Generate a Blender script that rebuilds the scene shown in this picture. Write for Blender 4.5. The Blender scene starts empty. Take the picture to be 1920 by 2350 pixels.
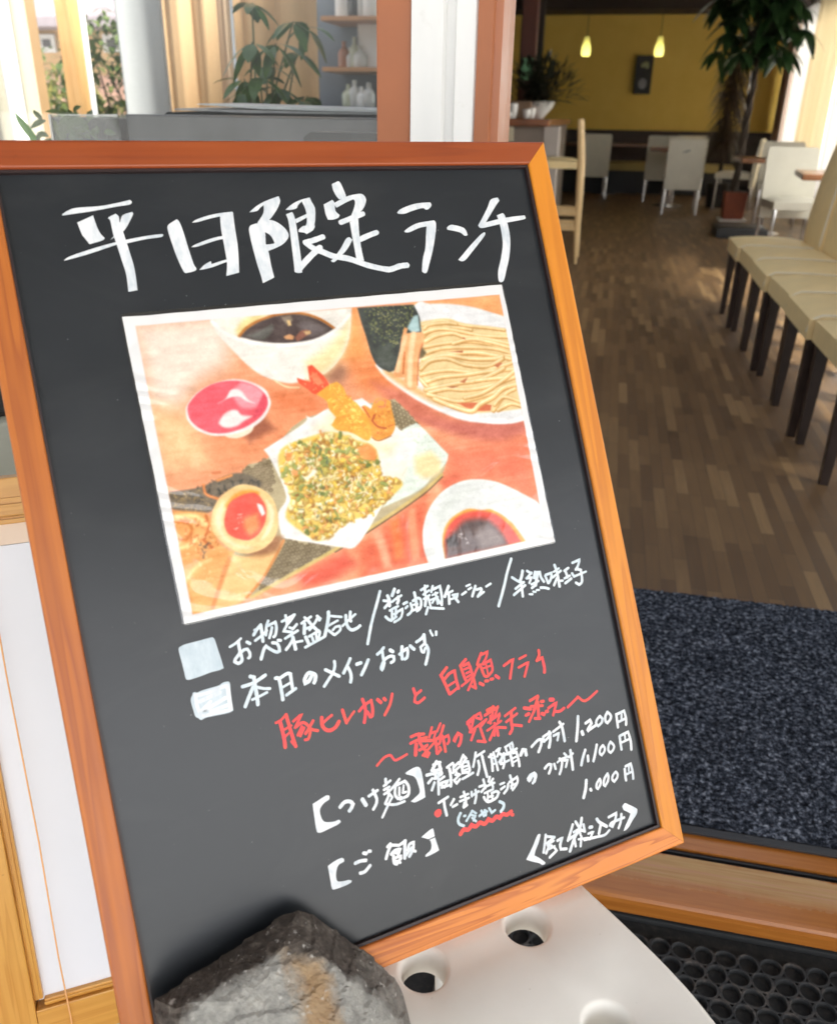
import bpy, bmesh, math, random
import numpy as np
from mathutils import Vector, Matrix, noise
from mathutils.geometry import tessellate_polygon

random.seed(7)
rng = np.random.default_rng(11)
SC = bpy.context.scene
COL = SC.collection
PI = math.pi

# ------------------------------------------------------------------ camera, sky, sun, exposure
cam_d = bpy.data.cameras.new("camera")
cam = bpy.data.objects.new("camera", cam_d)
COL.objects.link(cam)
CAM_R = Matrix(((0.97729, 0.10287, -0.18543), (0.21149, -0.41042, 0.88703), (0.01515, -0.90608, -0.42285)))
# columns: right, down, forward in world axes
M3 = Matrix((
    (CAM_R[0][0], -CAM_R[0][1], -CAM_R[0][2]),
    (CAM_R[1][0], -CAM_R[1][1], -CAM_R[1][2]),
    (CAM_R[2][0], -CAM_R[2][1], -CAM_R[2][2])))
cam.matrix_world = Matrix.Translation((0, 0, 1.05)) @ M3.to_4x4()
cam_d.sensor_fit = 'HORIZONTAL'
cam_d.sensor_width = 36.0
cam_d.lens = 36.0 * 1950.0 / 1920.0
cam_d.clip_start = 0.02
cam_d.clip_end = 900.0
cam_d.dof.use_dof = True
cam_d.dof.focus_distance = 0.80
cam_d.dof.aperture_fstop = 10.0
SC.camera = cam

SUN_EL, SUN_AZ = math.radians(46), math.radians(128)      # azimuth measured from +Y towards +X
world = bpy.data.worlds.new("World")
SC.world = world
world.use_nodes = True
wn = world.node_tree
for n_ in list(wn.nodes):
    wn.nodes.remove(n_)
wo = wn.nodes.new('ShaderNodeOutputWorld')
wb = wn.nodes.new('ShaderNodeBackground')
ws = wn.nodes.new('ShaderNodeTexSky')
ws.sky_type = 'NISHITA'
ws.sun_disc = False
ws.sun_elevation = SUN_EL
ws.sun_rotation = SUN_AZ
ws.air_density = 1.0
ws.dust_density = 3.0
wb.inputs['Strength'].default_value = 0.10
hs = wn.nodes.new('ShaderNodeHueSaturation')          # veiled, nearly neutral daylight
hs.inputs['Saturation'].default_value = 0.38
wn.links.new(ws.outputs[0], hs.inputs['Color'])
wn.links.new(hs.outputs[0], wb.inputs[0])
wn.links.new(wb.outputs[0], wo.inputs[0])

sun_d = bpy.data.lights.new("sun", 'SUN')
sun_d.energy = 3.5
sun_d.angle = math.radians(10)
sun_d.color = (1.0, 0.95, 0.88)
sun = bpy.data.objects.new("sun", sun_d)
COL.objects.link(sun)
sv = Vector((math.sin(SUN_AZ) * math.cos(SUN_EL), math.cos(SUN_AZ) * math.cos(SUN_EL), math.sin(SUN_EL)))
sun.rotation_euler = sv.to_track_quat('Z', 'Y').to_euler()
sun.location = (3, -4, 6)

SC.view_settings.view_transform = 'Standard'
SC.view_settings.look = 'None'
SC.view_settings.gamma = 1
SC.view_settings.exposure = 2.1
SC.cycles.use_denoising = True
SC.cycles.max_bounces = 10
SC.cycles.diffuse_bounces = 6
SC.cycles.glossy_bounces = 4
SC.cycles.transmission_bounces = 6
SC.cycles.transparent_max_bounces = 12
SC.cycles.sample_clamp_indirect = 6
SC.cycles.caustics_reflective = False
SC.cycles.caustics_refractive = False

# ------------------------------------------------------------------ helpers
def lin(h):
    h = h.lstrip('#')
    out = []
    for i in (0, 2, 4):
        v = int(h[i:i + 2], 16) / 255.0
        out.append(v / 12.92 if v <= 0.04045 else ((v + 0.055) / 1.055) ** 2.4)
    return tuple(out)

class NT:
    def __init__(s, name):
        s.m = bpy.data.materials.new(name)
        s.m.use_nodes = True
        s.t = s.m.node_tree
        s.p = s.t.nodes['Principled BSDF']
        s.o = s.t.nodes['Material Output']
    def n(s, kind, **kw):
        x = s.t.nodes.new('ShaderNode' + kind)
        for k, v in kw.items():
            if hasattr(x, k):
                setattr(x, k, v)
            else:
                x.inputs[k].default_value = v
        return x
    def l(s, a, b):
        s.t.links.new(a, b)
    def coord(s, scale=(1, 1, 1), loc=(0, 0, 0), rot=(0, 0, 0), out='Object'):
        c = s.n('TexCoord')
        m = s.n('Mapping')
        m.inputs['Scale'].default_value = scale
        m.inputs['Location'].default_value = loc
        m.inputs['Rotation'].default_value = rot
        s.l(c.outputs[out], m.inputs[0])
        return m.outputs[0]
    def noise(s, vec, scale=5, detail=4, rough=0.55, dist=0.0):
        x = s.n('TexNoise')
        x.inputs['Scale'].default_value = scale
        x.inputs['Detail'].default_value = detail
        x.inputs['Roughness'].default_value = rough
        x.inputs['Distortion'].default_value = dist
        if vec is not None:
            s.l(vec, x.inputs['Vector'])
        return x.outputs['Fac']
    def ramp(s, fac, stops, interp='LINEAR'):
        r = s.n('ValToRGB')
        r.color_ramp.interpolation = interp
        e = r.color_ramp.elements
        while len(e) < len(stops):
            e.new(0.5)
        for i, (p, c) in enumerate(stops):
            e[i].position = p
            e[i].color = (c[0], c[1], c[2], 1) if not isinstance(c, (int, float)) else (c, c, c, 1)
        s.l(fac, r.inputs[0])
        return r.outputs[0]
    def mix(s, fac, a, b, blend='MIX'):
        x = s.n('MixRGB', blend_type=blend)
        for i, v in enumerate((fac, a, b)):
            if isinstance(v, bpy.types.NodeSocket):
                s.l(v, x.inputs[i])
            elif isinstance(v, (int, float)):
                x.inputs[i].default_value = v if i == 0 else (v, v, v, 1)
            else:
                x.inputs[i].default_value = (v[0], v[1], v[2], 1)
        return x.outputs[0]
    def math(s, op, a, b=0.0, clamp=False):
        x = s.n('Math', operation=op)
        x.use_clamp = clamp
        for i, v in enumerate((a, b)):
            if isinstance(v, bpy.types.NodeSocket):
                s.l(v, x.inputs[i])
            else:
                x.inputs[i].default_value = v
        return x.outputs[0]
    def bump(s, h, strength=0.3, dist=0.01, to='Normal'):
        b = s.n('Bump')
        b.inputs['Strength'].default_value = strength
        b.inputs['Distance'].default_value = dist
        s.l(h, b.inputs['Height'])
        s.l(b.outputs[0], s.p.inputs[to])
        return b
    def base(s, v):
        if isinstance(v, bpy.types.NodeSocket):
            s.l(v, s.p.inputs['Base Color'])
        else:
            s.p.inputs['Base Color'].default_value = (v[0], v[1], v[2], 1)
    def rough(s, v):
        if isinstance(v, bpy.types.NodeSocket):
            s.l(v, s.p.inputs['Roughness'])
        else:
            s.p.inputs['Roughness'].default_value = v

def sc3(c, k):
    return (c[0] * k, c[1] * k, c[2] * k)

def simple(name, c, rough=0.5, var=0.12, scale=6.0, bump=0.0, metal=0.0, spec=0.5):
    k = NT(name)
    v = k.coord()
    f = k.noise(v, scale, 5)
    k.base(k.ramp(f, [(0.3, sc3(c, 1 - var)), (0.7, sc3(c, 1 + var))]))
    k.rough(k.ramp(f, [(0.3, max(0.02, rough - 0.06)), (0.7, min(1, rough + 0.06))]))
    k.p.inputs['Metallic'].default_value = metal
    k.p.inputs['Specular IOR Level'].default_value = spec
    if bump:
        k.bump(k.noise(v, scale * 8, 4), bump, 0.002)
    return k.m

def wood(name, dark, light, axis=0, freq=60.0, rough=0.45, bump=0.15, loc=(0, 0, 0), stretch=0.04, coat=0.0, dist=2.0, ringmix=0.6):
    """grain running along one object axis"""
    k = NT(name)
    sc = [1.0, 1.0, 1.0]
    sc[axis] = stretch
    v = k.coord(tuple(sc), loc)
    big = k.noise(v, freq * 0.22, 3, 0.5, dist)
    w = k.math('FRACT', k.math('MULTIPLY', big, 9.0))
    ring = k.ramp(w, [(0.0, 0.0), (0.55, 1.0), (0.9, 0.85), (1.0, 0.0)])
    fine = k.noise(v, freq * 4, 4, 0.6)
    f = k.mix(ringmix, fine, ring)
    c = k.ramp(f, [(0.12, dark), (0.75, light)])
    patch = k.noise(k.coord((1, 1, 1), (3, 1, 2)), 7, 3)
    c = k.mix(0.35, c, k.ramp(patch, [(0.35, sc3(dark, 1.2)), (0.65, light)]))
    wear = k.ramp(k.noise(k.coord((1, 1, 1), (7, 2, 5)), 55, 3, 0.65), [(0.70, 0.0), (0.76, 0.55)])
    c = k.mix(wear, c, sc3(dark, 0.55))
    k.base(c)
    k.rough(k.ramp(fine, [(0.3, rough - 0.06), (0.7, rough + 0.1)]))
    k.p.inputs['Coat Weight'].default_value = coat
    k.p.inputs['Coat Roughness'].default_value = 0.25
    k.bump(f, bump, 0.001)
    return k.m

def link(name, me, mat=None, parent=None):
    o = bpy.data.objects.new(name, me)
    COL.objects.link(o)
    if mat is not None:
        me.materials.append(mat)
    if parent is not None:
        o.parent = parent
    return o

def obj(name, bm, mat=None, parent=None, smooth=False, normals=True):
    me = bpy.data.meshes.new(name)
    if normals:
        bmesh.ops.recalc_face_normals(bm, faces=bm.faces)
    bm.to_mesh(me)
    bm.free()
    if smooth:
        for p in me.polygons:
            p.use_smooth = True
        try:
            me.set_sharp_from_angle(angle=math.radians(40))
        except Exception:
            pass
    return link(name, me, mat, parent)

def tag(o, label=None, cat=None, group=None, kind=None):
    if label: o['label'] = label
    if cat: o['category'] = cat
    if group: o['group'] = group
    if kind: o['kind'] = kind
    return o

def thing(name, label, cat, loc=(0, 0, 0), rz=0.0, group=None, mat=None):
    o = bpy.data.objects.new(name, None)
    COL.objects.link(o)
    o.empty_display_size = 0.1
    if mat is not None:
        o.matrix_world = mat
    else:
        o.location = loc
        o.rotation_euler = (0, 0, rz)
    return tag(o, label, cat, group)

def dup(root, loc, rz=None, label=None):
    r = root.copy()
    COL.objects.link(r)
    r.location = loc
    if rz is not None:
        r.rotation_euler = (0, 0, rz)
    if label: r['label'] = label
    for ch in list(root.children):
        c = ch.copy(); COL.objects.link(c); c.parent = r
        for g in ch.children:
            d = g.copy(); COL.objects.link(d); d.parent = c
    return r

def BM():
    return bmesh.new()

def box(bm, lo, hi, bev=0.0, seg=2, mat=None):
    x0, y0, z0 = lo
    x1, y1, z1 = hi
    vs = [bm.verts.new(p) for p in ((x0, y0, z0), (x1, y0, z0), (x1, y1, z0), (x0, y1, z0), (x0, y0, z1), (x1, y0, z1), (x1, y1, z1), (x0, y1, z1))]
    fs = [bm.faces.new([vs[i] for i in f]) for f in ((0, 3, 2, 1), (4, 5, 6, 7), (0, 1, 5, 4), (1, 2, 6, 5), (2, 3, 7, 6), (3, 0, 4, 7))]
    if bev > 0:
        es = list({e for f in fs for e in f.edges})
        r = bmesh.ops.bevel(bm, geom=es, offset=bev, segments=seg, affect='EDGES', profile=0.6)
        vs = list({v for f in r['faces'] for v in f.verts} | {v for v in vs if v.is_valid})
    if mat is not None:
        bmesh.ops.transform(bm, matrix=mat, verts=[v for v in vs if v.is_valid])
    return vs

def sweep(bm, pts, radii, n=8, cap=True, squash=1.0):
    """tube through points"""
    rings = []
    P = [Vector(p) for p in pts]
    if isinstance(radii, (int, float)):
        radii = [radii] * len(P)
    ref = None
    for i, p in enumerate(P):
        d = (P[min(i + 1, len(P) - 1)] - P[max(i - 1, 0)]).normalized()
        if ref is None or abs(d.dot(ref)) > 0.95:
            ref = Vector((0, 0, 1)) if abs(d.z) < 0.9 else Vector((1, 0, 0))
        u = d.cross(ref).normalized()
        v = d.cross(u)
        rings.append([bm.verts.new(p + (u * math.cos(a) + v * math.sin(a) * squash) * radii[i]) for a in [2 * PI * k / n for k in range(n)]])
    for a, b in zip(rings, rings[1:]):
        for k in range(n):
            bm.faces.new((a[k], a[(k + 1) % n], b[(k + 1) % n], b[k]))
    if cap:
        bm.faces.new(rings[0][::-1])
        bm.faces.new(rings[-1])

def lathe(bm, prof, n=20, cen=(0, 0, 0)):
    rings = []
    for r, z in prof:
        rings.append([bm.verts.new((cen[0] + r * math.cos(2 * PI * k / n), cen[1] + r * math.sin(2 * PI * k / n), cen[2] + z)) for k in range(n)])
    for a, b in zip(rings, rings[1:]):
        for k in range(n):
            bm.faces.new((a[k], a[(k + 1) % n], b[(k + 1) % n], b[k]))
    bm.faces.new(rings[0][::-1])
    bm.faces.new(rings[-1])

def prism(bm, prof, x0, x1, axis=0):
    """extrude a closed 2-D profile (in the other two axes) along an axis"""
    def P(t, a, b):
        return (t, a, b) if axis == 0 else ((a, t, b) if axis == 1 else (a, b, t))
    A = [bm.verts.new(P(x0, a, b)) for a, b in prof]
    B = [bm.verts.new(P(x1, a, b)) for a, b in prof]
    m = len(prof)
    for k in range(m):
        bm.faces.new((A[k], A[(k + 1) % m], B[(k + 1) % m], B[k]))
    bm.faces.new(A[::-1])
    bm.faces.new(B)

def leaf(bm, base, d, up, L, W, fold=0.25, droop=0.3, n=3):
    """one folded leaf: base point, direction, up vector, length, width"""
    d = Vector(d).normalized()
    s = d.cross(Vector(up))
    if s.length < 1e-4:
        s = d.cross(Vector((1, 0, 0)))
    s.normalize()
    u = s.cross(d).normalized()
    mid, lf, rt = [], [], []
    for i in range(n + 1):
        t = i / n
        w = W * math.sin(PI * min(1, t * 0.93 + 0.04)) ** 0.8 * (1 - 0.25 * t) * 0.5
        p = Vector(base) + d * (L * t) - Vector((0, 0, 1)) * (droop * L * t * t)
        mid.append(bm.verts.new(p))
        lf.append(bm.verts.new(p + s * w + u * (w * fold)))
        rt.append(bm.verts.new(p - s * w + u * (w * fold)))
    for i in range(n):
        bm.faces.new((mid[i], mid[i + 1], lf[i + 1], lf[i]))
        bm.faces.new((rt[i], rt[i + 1], mid[i + 1], mid[i]))

def leafmat(name, c1, c2, trans=0.25, rough=0.45):
    k = NT(name)
    v = k.coord()
    f = k.noise(v, 9, 3)
    c = k.ramp(f, [(0.35, c1), (0.65, c2)])
    k.base(c)
    k.rough(rough)
    t = k.n('BsdfTranslucent')
    k.l(c, t.inputs[0])
    mx = k.n('MixShader')
    mx.inputs[0].default_value = trans
    k.l(k.p.outputs[0], mx.inputs[1]); k.l(t.outputs[0], mx.inputs[2])
    k.l(mx.outputs[0], k.o.inputs[0])
    return k.m

def glassmat(name, tint=(1, 1, 1), refl=1.0, rough=0.0):
    k = NT(name)
    tr = k.n('BsdfTransparent'); tr.inputs[0].default_value = (tint[0], tint[1], tint[2], 1)
    gl = k.n('BsdfGlossy'); gl.inputs['Roughness'].default_value = rough
    fr = k.n('Fresnel'); fr.inputs[0].default_value = 1.5
    w = k.math('MULTIPLY', fr.outputs[0], refl)
    mx = k.n('MixShader')
    k.l(w, mx.inputs[0]); k.l(tr.outputs[0], mx.inputs[1]); k.l(gl.outputs[0], mx.inputs[2])
    k.l(mx.outputs[0], k.o.inputs[0])
    return k.m

# ------------------------------------------------------------------ materials shared
m_white_paint = simple('white_paint', (0.80, 0.80, 0.79), 0.55, 0.03, 3, 0.1)
m_brown_frame = simple('brown_frame_paint', (0.36, 0.12, 0.045), 0.42, 0.08, 8, 0.08)
m_chrome = simple('chrome', (0.75, 0.75, 0.77), 0.14, 0.03, 5, 0, 1.0)
m_cream = simple('cream_leather', (0.80, 0.62, 0.32), 0.5, 0.06, 14, 0.15)
m_darkleg = simple('dark_wood_leg', (0.022, 0.012, 0.009), 0.35, 0.2, 20)
m_black = simple('black_paint', (0.02, 0.02, 0.022), 0.5, 0.1, 10)

# ------------------------------------------------------------------ ground and room shell
GZ = -0.055
k = NT('pavement')
v = k.coord()
f = k.noise(v, 40, 6, 0.7)
k.base(k.ramp(f, [(0.3, (0.40, 0.395, 0.38)), (0.7, (0.50, 0.495, 0.475))]))
k.rough(0.85)
bm = BM(); box(bm, (-300, -300, GZ - 1.0), (300, 300, GZ - 0.02))
tag(obj('ground', bm, k.m), kind='structure')

# interior plank floor
k = NT('plank_floor')
c = k.n('TexCoord')
sep = k.n('SeparateXYZ'); k.l(c.outputs['Object'], sep.inputs[0])
W_, L_ = 0.036, 0.30
ix = k.math('FLOOR', k.math('DIVIDE', sep.outputs[0], W_))
wn1 = k.n('TexWhiteNoise', noise_dimensions='1D'); k.l(ix, wn1.inputs['W'])
yy = k.math('ADD', k.math('DIVIDE', sep.outputs[1], L_), k.math('MULTIPLY', wn1.outputs['Value'], 7.0))
iy = k.math('FLOOR', yy)
cmb = k.n('CombineXYZ'); k.l(ix, cmb.inputs[0]); k.l(iy, cmb.inputs[1])
wn2 = k.n('TexWhiteNoise', noise_dimensions='2D'); k.l(cmb.outputs[0], wn2.inputs['Vector'])
fx = k.math('FRACT', k.math('DIVIDE', sep.outputs[0], W_))
gap = k.math('MULTIPLY', k.math('GREATER_THAN', fx, 0.035), k.math('GREATER_THAN', k.math('FRACT', yy), 0.008))
grain = k.noise(k.coord((22, 1.2, 1)), 5, 5, 0.65)
pc = k.ramp(wn2.outputs['Value'], [(0.0, (0.085, 0.046, 0.019)), (0.45, (0.122, 0.068, 0.028)), (0.8, (0.150, 0.086, 0.036)), (1.0, (0.22, 0.135, 0.060))])
pc = k.mix(0.55, pc, k.ramp(grain, [(0.3, (0.55, 0.5, 0.45)), (0.7, (1.25, 1.25, 1.2))]), 'MULTIPLY')
pc = k.mix(gap, (0.06, 0.035, 0.016), pc)
k.base(pc)
k.rough(k.ramp(grain, [(0.2, 0.42), (0.8, 0.6)]))
k.bump(gap, 0.25, 0.002)
bm = BM(); box(bm, (-2.75, 1.1075, -0.10), (2.6, 15.2, 0.0)); box(bm, (-6.5, 1.2, -0.10), (-2.752, 5.3, 0.0))
tag(obj('floor', bm, k.m), kind='structure')

m_ceil = simple('dark_ceiling', (0.045, 0.032, 0.025), 0.8, 0.2, 4)
bm = BM()
box(bm, (-2.75, 5.2, 2.62), (2.6, 15.2, 2.75)); box(bm, (1.35, 1.2, 2.62), (2.6, 5.198, 2.75)) 
for y in (7.6, 10.2, 12.6):
    box(bm, (-2.5, y, 2.48), (2.4, y + 0.16, 2.617))
box(bm, (-2.5, 14.3, 2.47), (2.4, 15.0, 2.616))
tag(obj('ceiling', bm, m_ceil), kind='structure')

k = NT('ochre_plaster')
v = k.coord()
k.base(k.ramp(k.noise(v, 3, 5), [(0.3, (0.74, 0.50, 0.10)), (0.7, (0.80, 0.56, 0.13))]))
k.rough(0.8); k.bump(k.noise(v, 60, 4), 0.2, 0.003)
r = thing('back_wall', 'ochre yellow back wall of the dining room above a dark wainscot', 'wall', (0.3, 15.0, 0))
bm = BM(); box(bm, (-3.2, 0, 0), (2.3, 0.15, 2.62)); obj('plaster', bm, k.m, r)
bm = BM(); box(bm, (-3.2, -0.035, 0.0), (2.3, -0.003, 0.84), 0.004); box(bm, (-3.2, -0.06, 0.84), (2.3, -0.004, 0.895), 0.006)
obj('wainscot', bm, simple('dark_wainscot', (0.035, 0.018, 0.012), 0.5, 0.2), r)

m_dim = simple('dim_plaster', (0.10, 0.085, 0.07), 0.85, 0.12, 4)
bm = BM()
box(bm, (-2.72, 5.2, 0), (-2.6, 15.0, 2.62))
tag(obj('side_wall', bm, m_dim), 'dark plaster side wall running behind the bar counter', 'wall')
bm = BM(); box(bm, (-1.42, 12.9, 0), (-1.12, 13.05, 2.62), 0.01)
tag(obj('room_divider', bm, simple('divider', (0.03, 0.02, 0.016), 0.6, 0.15)), 'dark brown upright divider at the left end of the ochre wall', 'divider')

# right wall with a long window opening and its mullions
r = thing('window_wall', 'long white window wall on the right of the dining room behind the curtains', 'wall', (2.45, 8, 0))
bm = BM()
box(bm, (0, -6.8, 0), (0.14, 7.0, 0.25)); box(bm, (0, -6.8, 2.48), (0.14, 7.0, 2.62))
box(bm, (0, 6.7, 0.252), (0.14, 7.0, 2.478))
obj('wall', bm, m_white_paint, r)
for y in np.linspace(-6.7, 6.65, 9):
    bm = BM(); box(bm, (0.02, y - 0.035, 0.252), (0.10, y + 0.035, 2.478), 0.004); obj('mullion', bm, m_white_paint, r)

for nm, f_, y0, y1 in (('clear_pane', 0.95, -6.75, -1.452), ('frosted_pane', 0.12, -1.448, 6.69)):  # frosting is added, out of view, to soften sun on the back chairs
    k = NT(nm)
    tl_ = k.n('BsdfTranslucent'); tl_.inputs[0].default_value = (0.9, 0.9, 0.88, 1)
    tr_ = k.n('BsdfTransparent'); tr_.inputs[0].default_value = (0.9, 0.92, 0.92, 1)
    mx_ = k.n('MixShader'); mx_.inputs[0].default_value = f_
    k.l(tl_.outputs[0], mx_.inputs[1]); k.l(tr_.outputs[0], mx_.inputs[2]); k.l(mx_.outputs[0], k.o.inputs[0])
    bm = BM(); box(bm, (0.05, y0, 0.2505), (0.054, y1, 2.4795)); obj('window_pane', bm, k.m, r)

# curtains on the right wall: one thing each
def drape(name, y0, y1, x, z0, z1, amp, wl, mat, label, group, seed=0, axis='y'):
    bm = BM()
    n = max(24, int(abs(y1 - y0) / wl * 14)); nz = 8
    rr = random.Random(seed)
    ph = rr.random() * 6
    g = []
    for j in range(nz + 1):
        row = []
        t = j / nz
        for i in range(n + 1):
            s = y0 + (y1 - y0) * i / n
            a = amp * (0.75 + 0.45 * t) * (math.sin(2 * PI * s / wl + ph + 0.5 * math.sin(s * 5 + ph)) + 0.3 * math.sin(2 * PI * s / wl * 2.3 + 1))
            z = z1 + (z0 - z1) * t
            row.append(bm.verts.new((x + a, s, z) if axis == 'y' else (s, x + a, z)))
        g.append(row)
    for j in range(nz):
        for i in range(n):
            bm.faces.new((g[j][i], g[j][i + 1], g[j + 1][i + 1], g[j + 1][i]))
    o = obj(name, bm, mat, None, True)
    md = o.modifiers.new('cloth', 'SOLIDIFY'); md.thickness = 0.002
    return tag(o, label, 'curtain', group)

def clothmat(name, c, trans=0.5):
    k = NT(name)
    v = k.coord()
    f = k.noise(v, 120, 3)
    cc = k.ramp(f, [(0.3, sc3(c, 0.93)), (0.7, c)])
    k.base(cc); k.rough(0.85)
    t = k.n('BsdfTranslucent'); k.l(cc, t.inputs[0])
    mx = k.n('MixShader'); mx.inputs[0].default_value = trans
    k.l(k.p.outputs[0], mx.inputs[1]); k.l(t.outputs[0], mx.inputs[2]); k.l(mx.outputs[0], k.o.inputs[0])
    return k.m
cw1 = clothmat('white_curtain_cloth', (0.90, 0.88, 0.86), 0.65)
cw2 = clothmat('cream_curtain_cloth', (0.88, 0.80, 0.64), 0.6)
cw3 = clothmat('taupe_curtain_cloth', (0.34, 0.25, 0.20), 0.3)
CG = 'curtains along the right window wall'
drape('curtain', 8.8, 9.7, 2.30, 0.06, 2.42, 0.03, 0.17, cw1, 'nearest white curtain at the far right edge of the photo', CG, 1)
drape('curtain', 10.0, 11.3, 2.30, 0.06, 2.42, 0.03, 0.2, cw1, 'lilac white curtain between the cream curtain and the right edge', CG, 2)
drape('curtain', 11.45, 13.0, 2.28, 0.06, 2.42, 0.035, 0.22, cw2, 'cream curtain hanging behind the table and chairs', CG, 3)
drape('curtain', 13.15, 14.0, 2.28, 0.06, 2.42, 0.03, 0.2, cw1, 'bright white curtain behind the leaves of the tall plant', CG, 4)
drape('curtain', 14.1, 14.85, 2.26, 0.06, 2.42, 0.03, 0.16, cw3, 'taupe curtain in the far right corner beside the ochre wall', CG, 5)

# ------------------------------------------------------------------ shopfront
FY = 1.08
r = thing('shopfront', 'shopfront with a white pillar between brown window and door frames', 'shopfront', (0, FY, 0))
k = NT('pillar_paint')
v = k.coord()
st = k.noise(k.coord((1, 1, 0.25)), 16, 5)
k.base(k.mix(k.ramp(k.noise(v, 23, 6, 0.7), [(0.62, 0.0), (0.75, 0.5)]), k.ramp(st, [(0.3, (0.74, 0.75, 0.74)), (0.7, (0.83, 0.83, 0.82))]), (0.62, 0.62, 0.58)))
k.rough(0.5); k.bump(k.noise(v, 90, 4), 0.12, 0.002)
m_pillar = k.m
bm = BM()
prof = [(-0.2435, 0.0), (-0.2435, 0.09), (-0.168, 0.09), (-0.168, 0.006), (-0.1705, 0.004), (-0.192, 0.004), (-0.1945, 0.012), (-0.2045, 0.012), (-0.207, 0.0)]
prism(bm, prof, GZ, 2.62, axis=2)
obj('pillar', bm, m_pillar, r)
# window stile (brown) and its bottom rail
bm = BM(); box(bm, (-0.286, 0.004, 0.70), (-0.2445, 0.075, 2.62), 0.003)
w = obj('window_frame', bm, m_brown_frame, r)
bm = BM(); box(bm, (-3.2, 0.01, 0.63), (-0.247, 0.08, 0.698), 0.003); obj('window_sill', bm, m_brown_frame, w)
bm = BM(); box(bm, (-3.2, 0.036, 0.699), (-0.2865, 0.041, 2.6)); obj('window_pane', bm, glassmat('window_glass', (0.97, 0.98, 0.98), 0.75), r)
bm = BM(); box(bm, (-3.2, 0.012, 2.6), (-0.2865, 0.078, 2.70), 0.003); obj('window_head', bm, m_brown_frame, r)
bm = BM(); box(bm, (-3.2, 0.02, GZ - 0.1), (-0.2437, 0.12, 0.628)); obj('lower_wall', bm, simple('dark_base_wall', (0.05, 0.045, 0.04), 0.7, 0.2), r)
bm = BM(); box(bm, (-3.2, 0.0, 2.702), (3.2, 0.12, 2.95)); obj('upper_wall', bm, m_white_paint, r)
bm = BM(); box(bm, (1.55, 0.0, GZ - 0.1), (3.2, 0.12, 2.70)); obj('right_wall', bm, m_white_paint, r)
bm = BM(); box(bm, (-5.5, -3.4, 2.72), (4.2, -0.002, 2.80), 0.01); obj('shade_canopy', bm, simple('shade_canopy_board', (0.30, 0.28, 0.25), 0.8, 0.1), r)  # unseen overhang, added and lengthened to keep sun off the chalkboard
# door frame with stepped profile
bm = BM()
prof = [(-0.1675, 0.002), (-0.1675, 0.095), (-0.137, 0.095), (-0.137, 0.05), (-0.1395, 0.02), (-0.1405, 0.012), (-0.149, 0.010), (-0.1505, 0.0)]
prism(bm, prof, 0.0, 2.62, axis=2)
obj('door_frame', bm, m_brown_frame, r)
bm = BM(); box(bm, (-0.137, 0.0, 2.56), (1.55, 0.095, 2.70), 0.003); obj('door_head', bm, m_brown_frame, r)

# threshold: varnished timber, worn along the tread, with a black track groove
k = NT('threshold_wood')
c = k.n('TexCoord'); sep = k.n('SeparateXYZ'); k.l(c.outputs['Object'], sep.inputs[0])
grain = k.noise(k.coord((1.2, 30, 30)), 6, 5, 0.65)
wig = k.math('MULTIPLY', k.math('SUBTRACT', k.noise(k.coord((6, 1, 1)), 3, 5, 0.7), 0.5), 0.030)
yw = k.math('ADD', sep.outputs[1], wig)
worn = k.math('MULTIPLY', k.ramp(yw, [(0.0, 0.0), (1.0, 1.0)]), 1.0)
m1 = k.n('MapRange'); k.l(yw, m1.inputs[0]); m1.inputs[1].default_value = -0.096; m1.inputs[2].default_value = -0.068
m2 = k.n('MapRange'); k.l(yw, m2.inputs[0]); m2.inputs[1].default_value = -0.034; m2.inputs[2].default_value = -0.028
m2.inputs[3].default_value = 1.0; m2.inputs[4].default_value = 0.0
wm = k.math('MULTIPLY', m1.outputs[0], m2.outputs[0])
wm = k.math('MULTIPLY', wm, k.ramp(grain, [(0.25, 0.35), (0.6, 0.85)]))
varn = k.ramp(grain, [(0.25, (0.27, 0.085, 0.014)), (0.75, (0.40, 0.15, 0.028))])
rawc = k.ramp(k.noise(k.coord((0.8, 55, 1), (2, 0, 0)), 4, 4, 0.6), [(0.25, (0.24, 0.15, 0.06)), (0.5, (0.42, 0.29, 0.13)), (0.68, (0.42, 0.22, 0.16)), (0.8, (0.60, 0.47, 0.33))])
k.base(k.mix(wm, varn, rawc))
k.rough(k.math('ADD', k.math('MULTIPLY', wm, 0.45), 0.22))
k.bump(grain, 0.15, 0.001)
m_thresh = k.m
t = thing('threshold', 'varnished timber door threshold with a worn tread and black track groove', 'threshold', (0.7, FY, 0))
bm = BM()
prof = [(-0.1295, -0.030), (-0.1295, -0.012), (-0.128, -0.005), (-0.1245, -0.001), (-0.119, 0.0), (-0.0305, 0.0), (-0.0305, -0.012), (-0.0115, -0.012), (-0.0115, -0.001), (0.026, -0.001), (0.026, -0.034)]
prism(bm, prof, -0.837, 0.85)
obj('tread', bm, m_thresh, t)
bm = BM(); box(bm, (-0.836, -0.030, -0.0118), (0.849, -0.012, -0.006)); 
prism(bm, [(-0.0225, -0.0059), (-0.0225, -0.001), (-0.0205, -0.001), (-0.0205, -0.0059)], -0.836, 0.849)
obj('track', bm, simple('black_rubber_track', (0.012, 0.012, 0.013), 0.4, 0.2), t)
bm = BM(); box(bm, (-0.837, -0.110, GZ - 0.05), (0.85, 0.02, -0.0345)); obj('riser', bm, simple('riser_dark', (0.012, 0.012, 0.012), 0.7, 0.2), t)

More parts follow.
